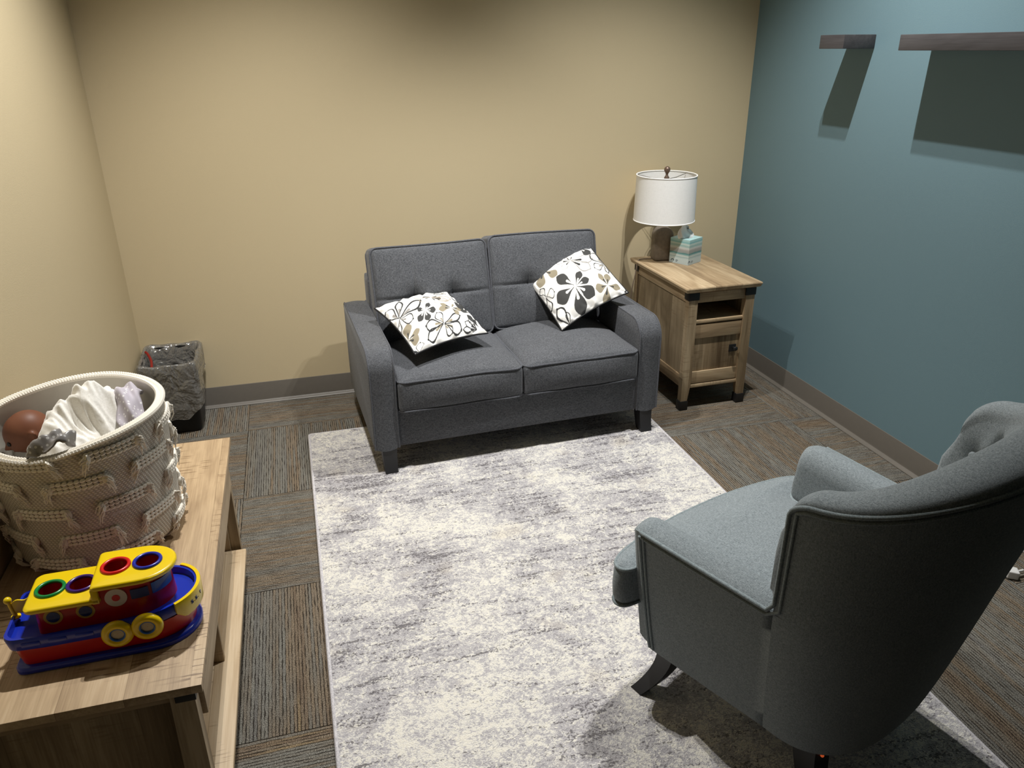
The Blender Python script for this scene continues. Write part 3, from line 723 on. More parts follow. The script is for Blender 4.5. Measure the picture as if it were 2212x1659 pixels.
for sy in (-1, 1):
    y0_, y1_ = sorted((sy*(CY-0.045), sy*(CY-0.060)))
    ep = box('end_panel', -CX+0.05, CX-0.05, y0_, y1_, 0.09, CT-0.022, M_oakz, ct)
    y0_, y1_ = sorted((sy*(CY-0.022), sy*(CY-0.046))); box('end_rail', -CX+0.05, CX-0.05, y0_, y1_, CT-0.05, CT-0.022, M_oakx, ep)
for sx in (-1, 1):
    x0_, x1_ = sorted((sx*(CX-0.012), sx*(CX-0.026)))
    box('side_apron', x0_, x1_, -CY+0.064, CY-0.064, CT-0.135, CT-0.022, M_ctl, ct)
box('box_bottom', -CX+0.03, CX-0.03, -CY+0.06, CY-0.06, CT-0.15, CT-0.137, M_ctl, ct)
box('lower_shelf', -CX+0.004, CX-0.002, -CY+0.0635, CY-0.0635, 0.086, 0.104, M_ctl, ct, bev=0.004)
box('divider_panel', -CX+0.03, CX-0.04, -0.045, -0.028, 0.104, CT-0.15, M_oakz, ct)

# ------------------------------------------------------------------ woven basket
M_yarn = plain('cream_cotton_yarn', srgb(240, 234, 222), 0.9, 0.1, 0, 0, 0.08, 300)
def weave_material():
    k = NT('basket_weave'); c = k.coord(); s = k.n('SeparateXYZ', None, Vector=c)
    ang = k.math('MULTIPLY', k.math('ARCTAN2', s.outputs['Y'], s.outputs['X']), 0.2)
    u = k.math('DIVIDE', ang, 0.0088); v = k.math('DIVIDE', s.outputs['Z'], 0.0056)
    row = k.math('FLOOR', v); uu = k.math('ADD', u, k.math('MULTIPLY', row, 0.34))
    hu = k.math('SINE', k.math('MULTIPLY', uu, 2*PI)); hv = k.math('ABSOLUTE', k.math('SINE', k.math('MULTIPLY', v, PI)))
    h = k.math('MULTIPLY', k.math('ADD', k.math('MULTIPLY', hu, 0.5), 0.5), hv); n = k.noise(c, 260, 2)
    k.base(k.ramp(k.math('ADD', h, k.math('MULTIPLY', k.math('SUBTRACT', n, 0.5), 0.4)), [(0.0, srgb(182, 175, 164)), (0.35, srgb(212, 205, 194)), (0.9, srgb(228, 222, 211))]))
    k.bump(k.math('ADD', h, k.math('MULTIPLY', n, 0.3)), 0.4, 0.004); k.p(Roughness=0.95, Specular_IOR_Level=0.05); return k.m
bk = empty('woven_basket', (-2.861, -1.825, CT), 0, 'round cream woven basket with fringed bands on the coffee table', 'basket')
BHt = 0.362
def bcen(z): t = z/BHt; return Vector((0.004*t, -0.045*t*t, 0))
def brad(a, z):
    t = z/BHt; r = 0.188+0.012*t
    if z < 0.03: r -= 0.03*(1-z/0.03)**2
    return r*(1+0.012*math.cos(4*a+0.6)*t+0.01*mnoise.noise(Vector((math.cos(a)*2, math.sin(a)*2, z*8))))
def bpt(a, z, out=0.0):
    r = brad(a, z)+out; return bcen(z)+Vector((r*math.cos(a), r*math.sin(a), z))
def rimz(a):  # the rim slumps at the front left
    return BHt+0.012*math.cos(a-0.9)-0.016*math.exp(-((a+1.75)/0.45)**2)
nA = 96; rings = []
for q in range(31):
    rings.append([bpt(2*PI*i/nA-PI, max(0.0, 0.001)+(rimz(2*PI*i/nA-PI)-0.001)*(q/30)**1.0) for i in range(nA)])
rings.insert(0, [bpt(2*PI*i/nA-PI, 0.0, -0.10) for i in range(nA)]); 
loft('basket_body', rings, weave_material(), bk, True, False)
M_lin = plain('basket_lining', srgb(205, 200, 190), 0.9, 0.1)
loft('lining', [[bpt(2*PI*i/nA-PI, 0.012+(rimz(2*PI*i/nA-PI)-0.016)*q/12, -0.011) for i in range(nA)] for q in range(13)], M_lin, bk, True, False)
mesh('basket_bottom', [bpt(2*PI*i/nA-PI, 0.012, -0.02) for i in range(nA)], [tuple(range(nA))], M_lin, bk)
rim = MB(); NR = 190
for st_, ph in ((1, 0.0), (-1, 0.5)):
    for i in range(NR):
        a = 2*PI*(i+ph)/NR-PI; p = bpt(a, rimz(a)-0.003, -0.005+0.0052*(-st_)*-1); t = Vector((-math.sin(a), math.cos(a), 0)); o_ = Vector((math.cos(a), math.sin(a), 0))
        p0 = p-t*0.0055-o_*0.003*st_+Vector((0, 0, -0.0035)); p1 = p+t*0.0055+o_*0.003*st_+Vector((0, 0, 0.0025))
        rim.add(*g_tube([p0+(p1-p0)*f for f in (0, 0.3, 0.7, 1)], 0.0054, False, 6, lambda f: 0.6+0.4*math.sin(PI*(0.1+0.8*f))))
rim.obj('rim_braid', M_yarn, bk)
def band(a0, z0, half):
    mb = MB(); n = 9
    for r in range(3):
        zc = z0+(1-r)*0.0098
        for i in range(n):
            a = a0-half+2*half*(i+0.5)/n; dl = half/n*0.95
            pts = [bpt(a+dl*f, zc+0.0015*f, 0.0035) for f in (-1, -0.5, 0, 0.5, 1)]
            mb.add(*g_tube(pts, 0.0046, False, 6, lambda f: 0.5+0.5*math.sin(PI*(0.06+0.88*f))**0.7))
    o = mb.obj('woven_band', M_yarn, bk)
    for sg in (-1, 1):
        tb_ = MB(); ae = a0+sg*half
        for q in range(20):
            zt = z0+rnd.uniform(-0.013, 0.014); L = rnd.uniform(0.020, 0.040); da = sg*rnd.uniform(0.02, 0.10); st_ = bpt(ae, zt, 0.004); pts = []
            for f in (0, 0.35, 0.7, 1.0):
                pts.append(bpt(ae+da*f, zt-L*f**1.7*rnd.uniform(0.5, 1.1)+0.004*math.sin(3*f), 0.005+rnd.uniform(0.4, 1.0)*0.013*math.sin(PI*min(1, f*0.8+0.1))))
            tb_.add(*g_tube(pts, 0.0017, False, 5, lambda f: 1.0-0.35*f))
        tb_.add(*g_ball(bpt(ae+sg*0.015, z0, 0.005), 0.010, 8, 6, (0.8, 0.8, 1.4)))
        tb_.obj('tassel', M_yarn, o)
STEP = math.radians(51.4)
for ri, (zz, off) in enumerate(((0.322, -55.2), (0.257, -29.0), (0.182, -55.0), (0.107, -30.5), (0.042, -55.5))):
    for kk in range(-3, 3):
        a = math.radians(off)+kk*STEP
        if -200 < math.degrees(a) < 48: band(a, zz, math.radians(15.0))

# what lies in the basket
M_blan = fabric('white_plush_blanket', srgb(232, 229, 222), srgb(246, 244, 239), 0.5, 0.3, 0.2)
bl = empty('blanket', (-2.835, -1.850, CT+0.10), 0, 'crumpled white blanket heaped in the woven basket', 'blanket')
V = []; F = []; nu, nv = 120, 60
def bl_h(x, y):
    d = 0.205+0.050*math.exp(-((x+0.045)**2+(y-0.05)**2)/0.0045)+0.050*math.exp(-((x-0.045)**2+(y-0.05)**2)/0.0055)
    wx = x+0.030*mnoise.noise(Vector((x*8, y*8, 0.3))); wy = y+0.030*mnoise.noise(Vector((x*8, y*8, 7.3)))
    for (dx, dy, f, ph, am) in ((0.9, 0.42, 34, 0.4, 0.015), (0.6, -0.8, 25, 2.0, 0.010), (0.97, 0.2, 62, 1.1, 0.003)):
        d += am*(abs(math.sin(0.5*f*(wx*dx+wy*dy)+ph))**0.65*2-1.2)
    u_, v_ = 0.80*wx+0.60*wy, -0.60*wx+0.80*wy
    d += 0.030*(0.55-abs(mnoise.noise(Vector((u_*30, v_*7, 2.2))))*1.6)+0.012*(0.5-abs(mnoise.noise(Vector((u_*58+3, v_*16, 9.1))))*1.6)
    return d
for j in range(nv+1):
    rr = (j/nv)**0.85
    for i in range(nu):
        a = 2*PI*i/nu; R = 0.160*(1+0.06*math.cos(2*a+2.4)); x = R*rr*math.cos(a)*(0.95 if math.cos(a) > 0 else 0.80); y = R*rr*math.sin(a)
        V.append(Vector((x, y, bl_h(x, y)-0.085*rr**3-0.07*sm((rr-0.86)/0.14))))
for j in range(nv):
    for i in range(nu): F.append((j*nu+i, j*nu+(i+1) % nu, (j+1)*nu+(i+1) % nu, (j+1)*nu+i))
mesh('blanket_heap', V, F, M_blan, bl, 180)
def dots_material(name, base, dot, rough):
    k = NT(name); c = k.coord(); vo = k.n('TexVoronoi', None, Vector=c, Scale=85.0, Randomness=0.35).outputs['Distance']
    k.base(k.mix(k.ramp(vo, [(0.24, G(1)), (0.28, G(0))]), base, dot)); k.p(Roughness=rough, Specular_IOR_Level=0.6); return k.m
def drape(name, label, cat, path, wid, mat, thick=0.003, fold=0.008, seed=0):
    """a soft strip of cloth laid along a path"""
    P = smooth_path(path, 10); V = []; F = []; m = 16
    for i, p in enumerate(P):
        t = (P[min(i+1, len(P)-1)]-P[max(i-1, 0)]).normalized(); s = t.cross(Vector((0, 0, 1))).normalized(); up = s.cross(t)
        for j in range(m+1):
            f = -1+2*j/m
            V.append(p+s*wid*f*(0.8+0.25*mnoise.noise(Vector((i*0.12, seed, f))))+up*(fold*math.sin(f*5+i*0.25+seed)+0.006*mnoise.noise(Vector((i*0.2, f*2, seed)))-0.02*f*f))
    n = m+1
    for i in range(len(P)-1):
        for j in range(m): F.append((i*n+j, i*n+j+1, (i+1)*n+j+1, (i+1)*n+j))
    o = mesh(name, V, F, mat, None, 180); md = o.modifiers.new('Solidify', 'SOLIDIFY'); md.thickness = thick
    return tag(o, label, cat)
M_dot1 = dots_material('lilac_dotted_plush', srgb(186, 180, 190), srgb(232, 230, 232), 0.75)
M_dot2 = dots_material('grey_satin_dots', srgb(138, 134, 132), srgb(200, 198, 196), 0.3)
drape('dotted_cloth', 'lilac grey cloth with white dots at the right rim of the basket', 'cloth', [(-2.755, -1.735, 0.83), (-2.745, -1.78, 0.862), (-2.735, -1.84, 0.862), (-2.722, -1.90, 0.825), (-2.712, -1.935, 0.77)], 0.036, M_dot1, 0.006, 0.006, 1.0)
drape('satin_cloth', 'shiny dark grey cloth tucked over the front rim of the basket', 'cloth', [(-2.905, -2.035, 0.832), (-2.885, -2.04, 0.852), (-2.86, -2.042, 0.862), (-2.835, -2.035, 0.868), (-2.815, -2.015, 0.852)], 0.026, M_dot2, 0.004, 0.007, 3.0)
# baby doll
M_skin = plain('brown_doll_vinyl', srgb(112, 70, 50), 0.5, 0.3, 0, 0, 0.1, 30)
doll = empty('baby_doll', (-2.978, -1.800, CT+0.115), math.radians(0), 'brown baby doll lying in the basket, head showing at the left', 'doll')
hc = Vector((0.0, 0.0, 0.175)); hv = []; hf = []; segs, rgs = 72, 48
fd = Vector((-0.80, -0.45, -0.45)).normalized(); hu = Vector((-0.3, 0.1, 1)).normalized(); hr = fd.cross(hu).normalized(); hu = hr.cross(fd)
def head_pt(d):
    f, u, r = d.dot(fd), d.dot(hu), d.dot(hr); R = 0.050*(1+0.10*max(0, -f)*1.0-0.06*abs(r))
    # brow, nose, cheeks, mouth and eye sockets
    if f > 0:
        R += 0.011*math.exp(-((r/0.13)**2+((u+0.05)/0.14)**2)); R += 0.005*math.exp(-(((abs(r)-0.42)/0.2)**2+((u+0.28)/0.2)**2))
        R -= 0.005*math.exp(-(((abs(r)-0.33)/0.14)**2+((u-0.12)/0.09)**2)); R -= 0.003*math.exp(-((r/0.22)**2+((u+0.43)/0.05)**2)); R += 0.004*math.exp(-((r/0.2)**2+((u+0.36)/0.05)**2))
    for sg in (-1, 1):  # ears
        e = ((f+0.10)/0.13)**2+((u+0.12)/0.20)**2
        if r*sg > 0.5: R += 0.013*math.exp(-e**2)-0.011*math.exp(-(((f+0.05)/0.07)**2+((u+0.12)/0.11)**2))
    return hc+d*R
V, F = g_ball((0, 0, 0), 1, segs, rgs); V = [head_pt(v.normalized()) for v in V]
b_ = MB(); b_.add(V, F)
mesh('head', b_.V, b_.F, M_skin, doll, 180)
for sg in (-1, 1):
    d = (fd*0.9+hr*0.34*sg+hu*0.11).normalized(); c = hc+d*0.0475
    mesh('eye', *g_ball(c, 0.006, 10, 8), plain('doll_eye', srgb(30, 22, 20), 0.15), doll)
rings = []
for i in range(12):
    t = i/11; c = hc+Vector((0.035, 0.0, -0.045))+Vector((0.10*t, 0.03*t, -0.035-0.02*t)); r = 0.022+0.032*math.sin(PI*min(1, t*1.1+0.12))
    rings.append([c+Vector((0.35*r*math.cos(2*PI*k/20), r*math.sin(2*PI*k/20), r*0.9*math.cos(2*PI*k/20))) for k in range(20)])
loft('sleepsuit', rings, M_blan, doll)

# ------------------------------------------------------------------ toy boat
def plastic(name, c, rough=0.28): return plain(name, c, rough, 0.5, 0, 0.25, 0.03, 20)
M_red = plastic('red_plastic', srgb(186, 16, 16)); M_blu = plastic('blue_plastic', srgb(18, 46, 172)); M_yel = plastic('yellow_plastic', srgb(240, 206, 10))
M_grn = plastic('green_plastic', srgb(10, 130, 60)); M_pur = plastic('purple_plastic', srgb(56, 18, 110)); M_red2 = plastic('bright_red_plastic', srgb(212, 24, 22)); M_blu2 = plastic('ring_blue_plastic', srgb(24, 40, 160))
M_dred = plastic('dark_red_plastic', srgb(168, 22, 26), 0.4); M_navy = plastic('navy_sticker', srgb(24, 44, 110), 0.4); M_bei = plastic('beige_sticker', srgb(190, 176, 150), 0.5); M_white = plastic('white_sticker', srgb(226, 214, 208), 0.5); M_sky = plastic('blue_window_sticker', srgb(34, 100, 190), 0.4); M_gold = plastic('gold_sticker', srgb(196, 156, 62), 0.5)
boat = empty('toy_boat', (-2.765, -2.240, CT), math.radians(0.5), 'red, blue and yellow plastic toy tugboat on the coffee table', 'toy')
def hull_outline(x0, x1, hw, bow, rs=0.03, n=16):
    """stern at x0 with rounded corners, elliptical bow of length bow ending at x1"""
    pts = []
    for i in range(n+1):
        t = -PI/2+PI*i/n; pts.append((x1-bow+bow*math.cos(t), hw*math.sin(t)))
    for i in range(1, 5): pts.append((x1-bow+(x0+rs-(x1-bow))*i/5, hw))
    for i in range(7):
        t = PI/2+PI/2*i/6; pts.append((x0+rs+rs*math.cos(t), hw-rs+rs*math.sin(t)))
    for i in range(7):
        t = PI+PI/2*i/6; pts.append((x0+rs+rs*math.cos(t), -(hw-rs)+rs*math.sin(t)))
    for i in range(1, 5): pts.append((x0+rs+(x1-bow-x0-rs)*i/5, -hw))
    return pts
def hring(z, *a, **k): return [Vector((x, y, z)) for x, y in hull_outline(*a, **k)]
loft('keel', [hring(0.0, -0.165, 0.171, 0.081, 0.09, 0.02), hring(0.002, -0.168, 0.174, 0.083, 0.09, 0.02), hring(0.011, -0.168, 0.174, 0.083, 0.09, 0.02), hring(0.015, -0.165, 0.171, 0.080, 0.09, 0.02)], M_blu, boat)
loft('hull', [hring(0.015, -0.157, 0.163, 0.071, 0.09, 0.02), hring(0.035, -0.160, 0.166, 0.074, 0.09, 0.02), hring(0.062, -0.164, 0.170, 0.078, 0.09, 0.02)], M_red, boat)
def rz(x): return 0.012*sm((x-0.0)/0.17)+0.004*sm((-x-0.1)/0.08)
def lift(r): return [Vector((p.x, p.y, p.z+rz(p.x))) for p in r]
loft('gunwale', [lift(hring(0.056, -0.166, 0.171, 0.079, 0.09, 0.022)), lift(hring(0.058, -0.170, 0.174, 0.0815, 0.09, 0.022)), lift(hring(0.080, -0.174, 0.177, 0.0825, 0.09, 0.022)), lift(hring(0.084, -0.173, 0.176, 0.081, 0.09, 0.022)), lift(hring(0.084, -0.168, 0.171, 0.076, 0.09, 0.022)), lift(hring(0.070, -0.166, 0.169, 0.074, 0.09, 0.022))], M_blu, boat)
for i, xx in enumerate((-0.125, -0.078, -0.030)):
    box('scupper', xx-0.017, xx+0.017, -0.0838, -0.079, 0.066, 0.0775, M_blu, boat, bev=0.003)
rm = M_dred
cab = loft('cabin', [hring(0.070, -0.118, 0.135, 0.056, 0.07, 0.012), hring(0.126, -0.116, 0.131, 0.054, 0.068, 0.012)], M_red, boat)
whl = loft('wheelhouse', [hring(0.124, -0.002, 0.131, 0.054, 0.068, 0.006), hring(0.152, -0.001, 0.129, 0.053, 0.066, 0.006)], M_red, boat)
def roof(name, x0, x1, hw, bow, rs, z):
    k = 0.004
    return loft(name, [hring(z-0.011, x0+0.001, x1-0.001, hw-0.001, bow, rs), hring(z-0.009, x0, x1, hw, bow, rs), hring(z-0.003, x0, x1, hw, bow, rs), hring(z-0.0006, x0+0.0025, x1-0.0025, hw-0.0025, bow, rs), hring(z, x0+0.005, x1-0.005, hw-0.005, bow, rs)], M_yel, boat)
ra = roof('aft_roof', -0.134, 0.010, 0.061, 0.008, 0.016, 0.134)
rf = roof('fore_roof', -0.008, 0.146, 0.062, 0.07, 0.008, 0.163)
box('roof_step', -0.009, 0.004, -0.061, 0.061, 0.122, 0.156, M_yel, boat, bev=0.002)
HOLES = []
for x, z, mt, nm in ((-0.095, 0.134, M_grn, 'green'), (-0.038, 0.134, M_pur, 'purple'), (0.031, 0.163, M_red2, 'bright red'), (0.091, 0.163, M_blu2, 'blue')):
    rg = mesh('ring', *g_torus((x, 0, z+0.0012), 0.0252, 0.0040, 'z', 40, 10), mt, boat); rg['label'] = nm+' ring round a ball hole'
    # the open well below the ring
    V, F = g_loft([[Vector((x+r*math.cos(2*PI*k/40), r*math.sin(2*PI*k/40), zz)) for k in range(40)] for r, zz in ((0.0240, z+0.0005), (0.0238, z-0.012), (0.0232, 0.0765))], True, False)
    F.append(tuple(80+k for k in range(40))); mesh('hole', V, F, rm, rg)
    HOLES.append((x, z))
for o_ in (ra, rf, cab, whl):          # cut the ball holes through roofs and cabins
    for x, z in HOLES:
        if o_ is ra and x > 0 or o_ is rf and x < 0 or o_ is whl and x < 0: continue
        cut = mesh('cutter', *g_loft([[Vector((x+0.0242*math.cos(2*PI*k/40), 0.0242*math.sin(2*PI*k/40), zz)) for k in range(40)] for zz in (0.0765, z+0.01)]), None, boat, False)
        md = o_.modifiers.new('hole', 'BOOLEAN'); md.operation = 'DIFFERENCE'; md.object = cut; md.solver = 'EXACT'
        bpy.context.view_layer.update()
        me2 = bpy.data.meshes.new_from_object(o_.evaluated_get(bpy.context.evaluated_depsgraph_get()))
        o_.modifiers.clear(); o_.data = me2; bpy.data.objects.remove(cut)
def disc_y(c, r, y, th=0.0008, seg=28, r0=0.0005):
    rings = [[Vector((c[0]+q*math.cos(2*PI*k/seg), yy, c[1]+q*math.sin(2*PI*k/seg))) for k in range(seg)] for q, yy in ((r, y), (r, y-th), (r0, y-th))]
    return g_loft(rings, True, False)
YC = -0.0553
for x, z in ((-0.084, 0.106), (-0.026, 0.107)):
    pt = mesh('porthole', *disc_y((x, z), 0.0172, YC+0.001, 0.0012), M_gold, boat); mesh('pane', *disc_y((x, z), 0.0120, YC-0.0002, 0.0008), M_navy, pt)
lf = mesh('life_ring', *disc_y((0.033, 0.126), 0.0205, YC+0.002, 0.0026), M_white, boat); mesh('ring_centre', *disc_y((0.033, 0.126), 0.0075, YC-0.0006, 0.0007), M_red2, lf)
def on_cab(s0, z, off=0.0012):   # point on the cabin side, s measured along x then round the bow
    x = s0
    if x <= 0.065: return Vector((x, -0.0545-off, z))
    t = min(1.0, (x-0.065)/0.095)*PI/2; return Vector((0.065+(0.066+off)*math.sin(t), -(0.0545+off)*math.cos(t), z))
def patch(name, xa, xb, za, zb, mat, par, off=0.0012, tilt=0.0):
    V = []; n = 8
    for i in range(n+1):
        x = xa+(xb-xa)*i/n; 
        for o_, z in ((0, za+tilt*i/n), (off, za+tilt*i/n), (off, zb), (0, zb)): V.append(on_cab(x, z, o_))
    F = []
    for i in range(n):
        for j in range(4): F.append((i*4+j, i*4+(j+1) % 4, (i+1)*4+(j+1) % 4, (i+1)*4+j))
    F += [(0, 1, 2, 3), tuple(n*4+j for j in range(4))]
    return mesh(name, V, F, mat, par, 30)
patch('window', 0.060, 0.091, 0.116, 0.138, M_navy, boat); patch('window', 0.097, 0.150, 0.116, 0.141, M_sky, boat)
for x, z in ((0.028, 0.060), (0.084, 0.065)):
    wh = mesh('fender', *g_torus((x, -0.083, z), 0.0215, 0.0088, 'y', 36, 12), M_yel, boat)
    mesh('fender_ring', *g_torus((x, -0.086, z), 0.0150, 0.0030, 'y', 32, 8), M_sky, wh); mesh('fender_disc', *disc_y((x, z), 0.0140, -0.080, 0.0045), M_bei, wh)
# yellow bow plate with its lettering
def bowp(t, z, off):  # t: angle round the bow, 0 straight ahead
    return Vector((0.177-0.09+(0.09+off)*math.cos(t), (0.0825+off)*math.sin(t), z+rz(0.177-0.09+0.09*math.cos(t))))
V = []; n = 24
for i in range(n+1):
    t = -0.98+1.96*i/n; e = abs(-1+2*i/n); lo = 0.044+0.018*max(0, (e-0.8)/0.2)
    for off, z in ((0.0, lo), (0.0052, lo), (0.006, lo+0.002), (0.006, 0.083), (0.005, 0.0865), (-0.002, 0.0865)): V.append(bowp(t, z, off))
F = []
for i in range(n):
    for j in range(6): F.append((i*6+j, i*6+(j+1) % 6, (i+1)*6+(j+1) % 6, (i+1)*6+j))
F += [tuple(range(6)), tuple(n*6+j for j in range(6))]
bp_o = mesh('bow_plate', V, F, M_yel, boat, 40); bp_o['label'] = 'yellow name plate round the bow'
SEG = {'S': [(1, 1, 0, 1), (0, 1, 0, .5), (0, .5, 1, .5), (1, .5, 1, 0), (1, 0, 0, 0)], '.': [(0.4, 0, 0.6, 0), ], 'T': [(0, 1, 1, 1), (.5, 1, .5, 0)], 'O': [(0, 0, 1, 0), (1, 0, 1, 1), (1, 1, 0, 1), (0, 1, 0, 0)]}
lt = MB(); tcur = -0.60
for ch in 'S.S. T':
    wch = 0.075 if ch in 'STO' else 0.035
    for (xa, ya, xb, yb) in SEG.get(ch, []):
        pts = [bowp(tcur+wch*0.75*(xa+(xb-xa)*f)+(0.001 if ch == '.' and f else 0), 0.064+0.0066*(ya+(yb-ya)*f), 0.0063) for f in (0, 0.5, 1)]
        lt.add(*g_tube(pts, 0.0009, False, 5))
    tcur += wch+0.02
o = lt.obj('lettering', M_navy, bp_o); o['label'] = 'small dark ship name lettering'
# flag at the stern
fl = MB(); fl.add(*g_tube([(-0.168, 0, 0.084), (-0.171, 0, 0.100), (-0.173, 0, 0.118)], 0.0042, False, 10)); fl.add(*g_ball((-0.174, 0, 0.124), 0.0075, 14, 10)); fl.add(*g_lathe([(0.009, 0), (0.009, 0.003), (0.004, 0.004)], 16, -0.168, 0, 0.082))
rings = []
for i in range(9):
    x = -0.170+0.034*i/8; zt = 0.115+0.012*i/8+0.004*math.sin(i/8*6); zb = 0.088+0.004*i/8+0.003*math.sin(i/8*5+0.6)
    rings.append([Vector((x, -0.0015, zb)), Vector((x, -0.0015, zt)), Vector((x, 0.0015, zt)), Vector((x, 0.0015, zb))])
fl.add(*g_loft(rings)); fl.obj('flag', M_yel, boat)

# ------------------------------------------------------------------ armchair
M_ch = fabric('blue_grey_heather_fabric', srgb(98, 106, 110), srgb(144, 152, 156), 1.0)
M_chp = fabric('blue_grey_piping', srgb(104, 114, 118), srgb(146, 156, 159), 1.0)
ch = empty('armchair', (-1.165, -2.468, 0), math.radians(19), 'blue grey button tufted armchair seen from behind, facing the sofa', 'armchair')
SW = 0.62  # |s| where the wing starts; s runs -1 (left front) .. 1 (right front)
def U(s, xf, xw, yF, yW, yB, n):
    a = abs(s); sg = -1 if s < 0 else 1; xf *= 1.085; xw *= 1.085
    if a >= SW:
        t = (a-SW)/(1-SW); return sg*(xw+(xf-xw)*t), yW+(yF-yW)*t
    ph = (1-a/SW)*PI/2
    return sg*xw*max(0, math.cos(ph))**(2/n), yW+(yB-yW)*math.sin(ph)**(2/n)
def outer(s, z):
    """outer skin of the chair at plan parameter s and height z"""
    b = U(s, 0.258, 0.226, 0.305, -0.03, -0.212, 2.6); m = U(s, 0.333, 0.304, 0.292, -0.065, -0.300, 2.4); t = U(s, 0.333, 0.325, 0.27, -0.082, -0.366, 2.3)
    if z < 0.545:
        f = (z-0.15)/(0.545-0.15); f = f**0.85 if f > 0 else 0; return Vector((b[0]+(m[0]-b[0])*f, b[1]+(m[1]-b[1])*f, z))
    f = (z-0.545)/(0.85-0.545); return Vector((m[0]+(t[0]-m[0])*f, m[1]+(t[1]-m[1])*f, z))
def Hback(s):
    u = abs(s)/SW; h = 0.830+0.100*(1-sm(min(1, u*0.98)))**0.9
    R = 0.040 if s < 0 else 0.062; d = (SW-u*SW)*0.77          # rounded upper corner of each wing
    return h-(R-math.sqrt(max(0.0, R*R-(R-d)**2)) if d < R else 0.0)*0.8
def Harm(s): return 0.545+0.010*(abs(s)-SW)/(1-SW)
def plan_n(s, z):
    d = outer(min(1, s+0.004), z)-outer(max(-1, s-0.004), z); return Vector((-d.y, d.x, 0)).normalized()
# parameter samples
SL = [-1+(1-SW)*i/14 for i in range(15)]; SB = [-SW+2*SW*(i/120-0.10*math.sin(4*PI*i/120)/(2*PI)) for i in range(121)]
cols = [(s, Harm(s)) for s in SL]+[(-SW, 0.70)]+[(s, Hback(s)) for s in [-SW+0.0005]+SB[1:-1]+[SW-0.0005]]+[(SW, 0.70)]+[(-s, Harm(s)) for s in SL[::-1]]
nz = 26; V = []; F = []
for s, h in cols:
    for j in range(nz+1): V.append(outer(s, 0.15+(h-0.15)*j/nz))
for i in range(len(cols)-1):
    for j in range(nz): a = i*(nz+1)+j; F.append((a, a+nz+1, a+nz+2, a+1))
op = mesh('outer_panel', V, F, M_ch, ch, 180)
# seat base with a bowed front rail
rings = []
for z, ins in ((0.145, 0.03), (0.15, 0.012), (0.165, 0.006), (0.25, 0.004), (0.33, 0.012), (0.34, 0.03)):
    ring = []
    for s in [-1+2*i/60 for i in range(61)]:
        p = outer(s, min(0.33, max(z, 0.15))); n_ = plan_n(s, 0.3); ring.append(Vector((p.x, p.y, z))+n_*(-ins if n_.dot(Vector((p.x, p.y-0.1, 0))) > 0 else ins))
    x1 = ring[-1].x; x0_ = ring[0].x; yb = ring[0].y
    for i in range(1, 14):
        f = i/14; ring.append(Vector((x1+(x0_-x1)*f, yb-ins*0.6+(0.022+0.03*math.sin(PI*min(1, max(0, (z-0.12)/0.26))))*math.sin(PI*f)**0.6, z)))
    rings.append(ring)
loft('seat_base', rings, M_ch, ch)
def inward(s, z):
    n_ = plan_n(s, z); p = outer(s, z); return n_ if n_.dot(Vector((0-p.x, 0.05-p.y, 0))) > 0 else -n_
# arms
for sg in (-1, 1):
    rings = []
    ss = [SW-0.10+(1.0-SW+0.10)*i/22 for i in range(23)]
    for q, a in enumerate(ss+[1.0, 1.0, 1.0]):
        s = sg*a; h = Harm(s); O = outer(s, h); inn = inward(s, h); inn = Vector((inn.x, 0, 0)).normalized(); shrink = 0; fwd = 0
        if q > 22: k_ = q-22; shrink = (0.10, 0.28, 0.55)[k_-1]; fwd = (0.016, 0.026, 0.030)[k_-1]
        sec = []
        wd_ = 0.098
        for i in range(7): f = i/6; sec.append(O+inn*(0.050*f)+Vector((0, 0, 0.016*math.sin(PI/2*f)**0.7)))
        for i in range(1, 9): t = PI/2*i/8; sec.append(O+inn*(0.050+(wd_-0.050)*math.sin(t))+Vector((0, 0, 0.016-0.066*(1-math.cos(t)))))
        for zz in (0.46, 0.42, 0.38, 0.33, 0.26, 0.17): sec.append(Vector((O.x, O.y, 0))+inn*(wd_+0.010-0.012*(0.55-zz))+Vector((0, 0, zz)))
        for zz in (0.17, 0.26, 0.34, 0.42, 0.49): 
            p = outer(s, zz); sec.append(Vector((p.x, p.y, zz))+inn*(0.0015 if a > SW+0.02 else 0.012))
        c = O+inn*wd_/2; c = Vector((c.x, c.y, 0.40))
        sec = [Vector((c.x+(p.x-c.x)*(1-shrink*0.5), p.y+fwd, c.z+(p.z-c.z)*(1-shrink*0.16))) for p in sec]
        rings.append(sec)
    loft('arm', rings, M_ch, ch)
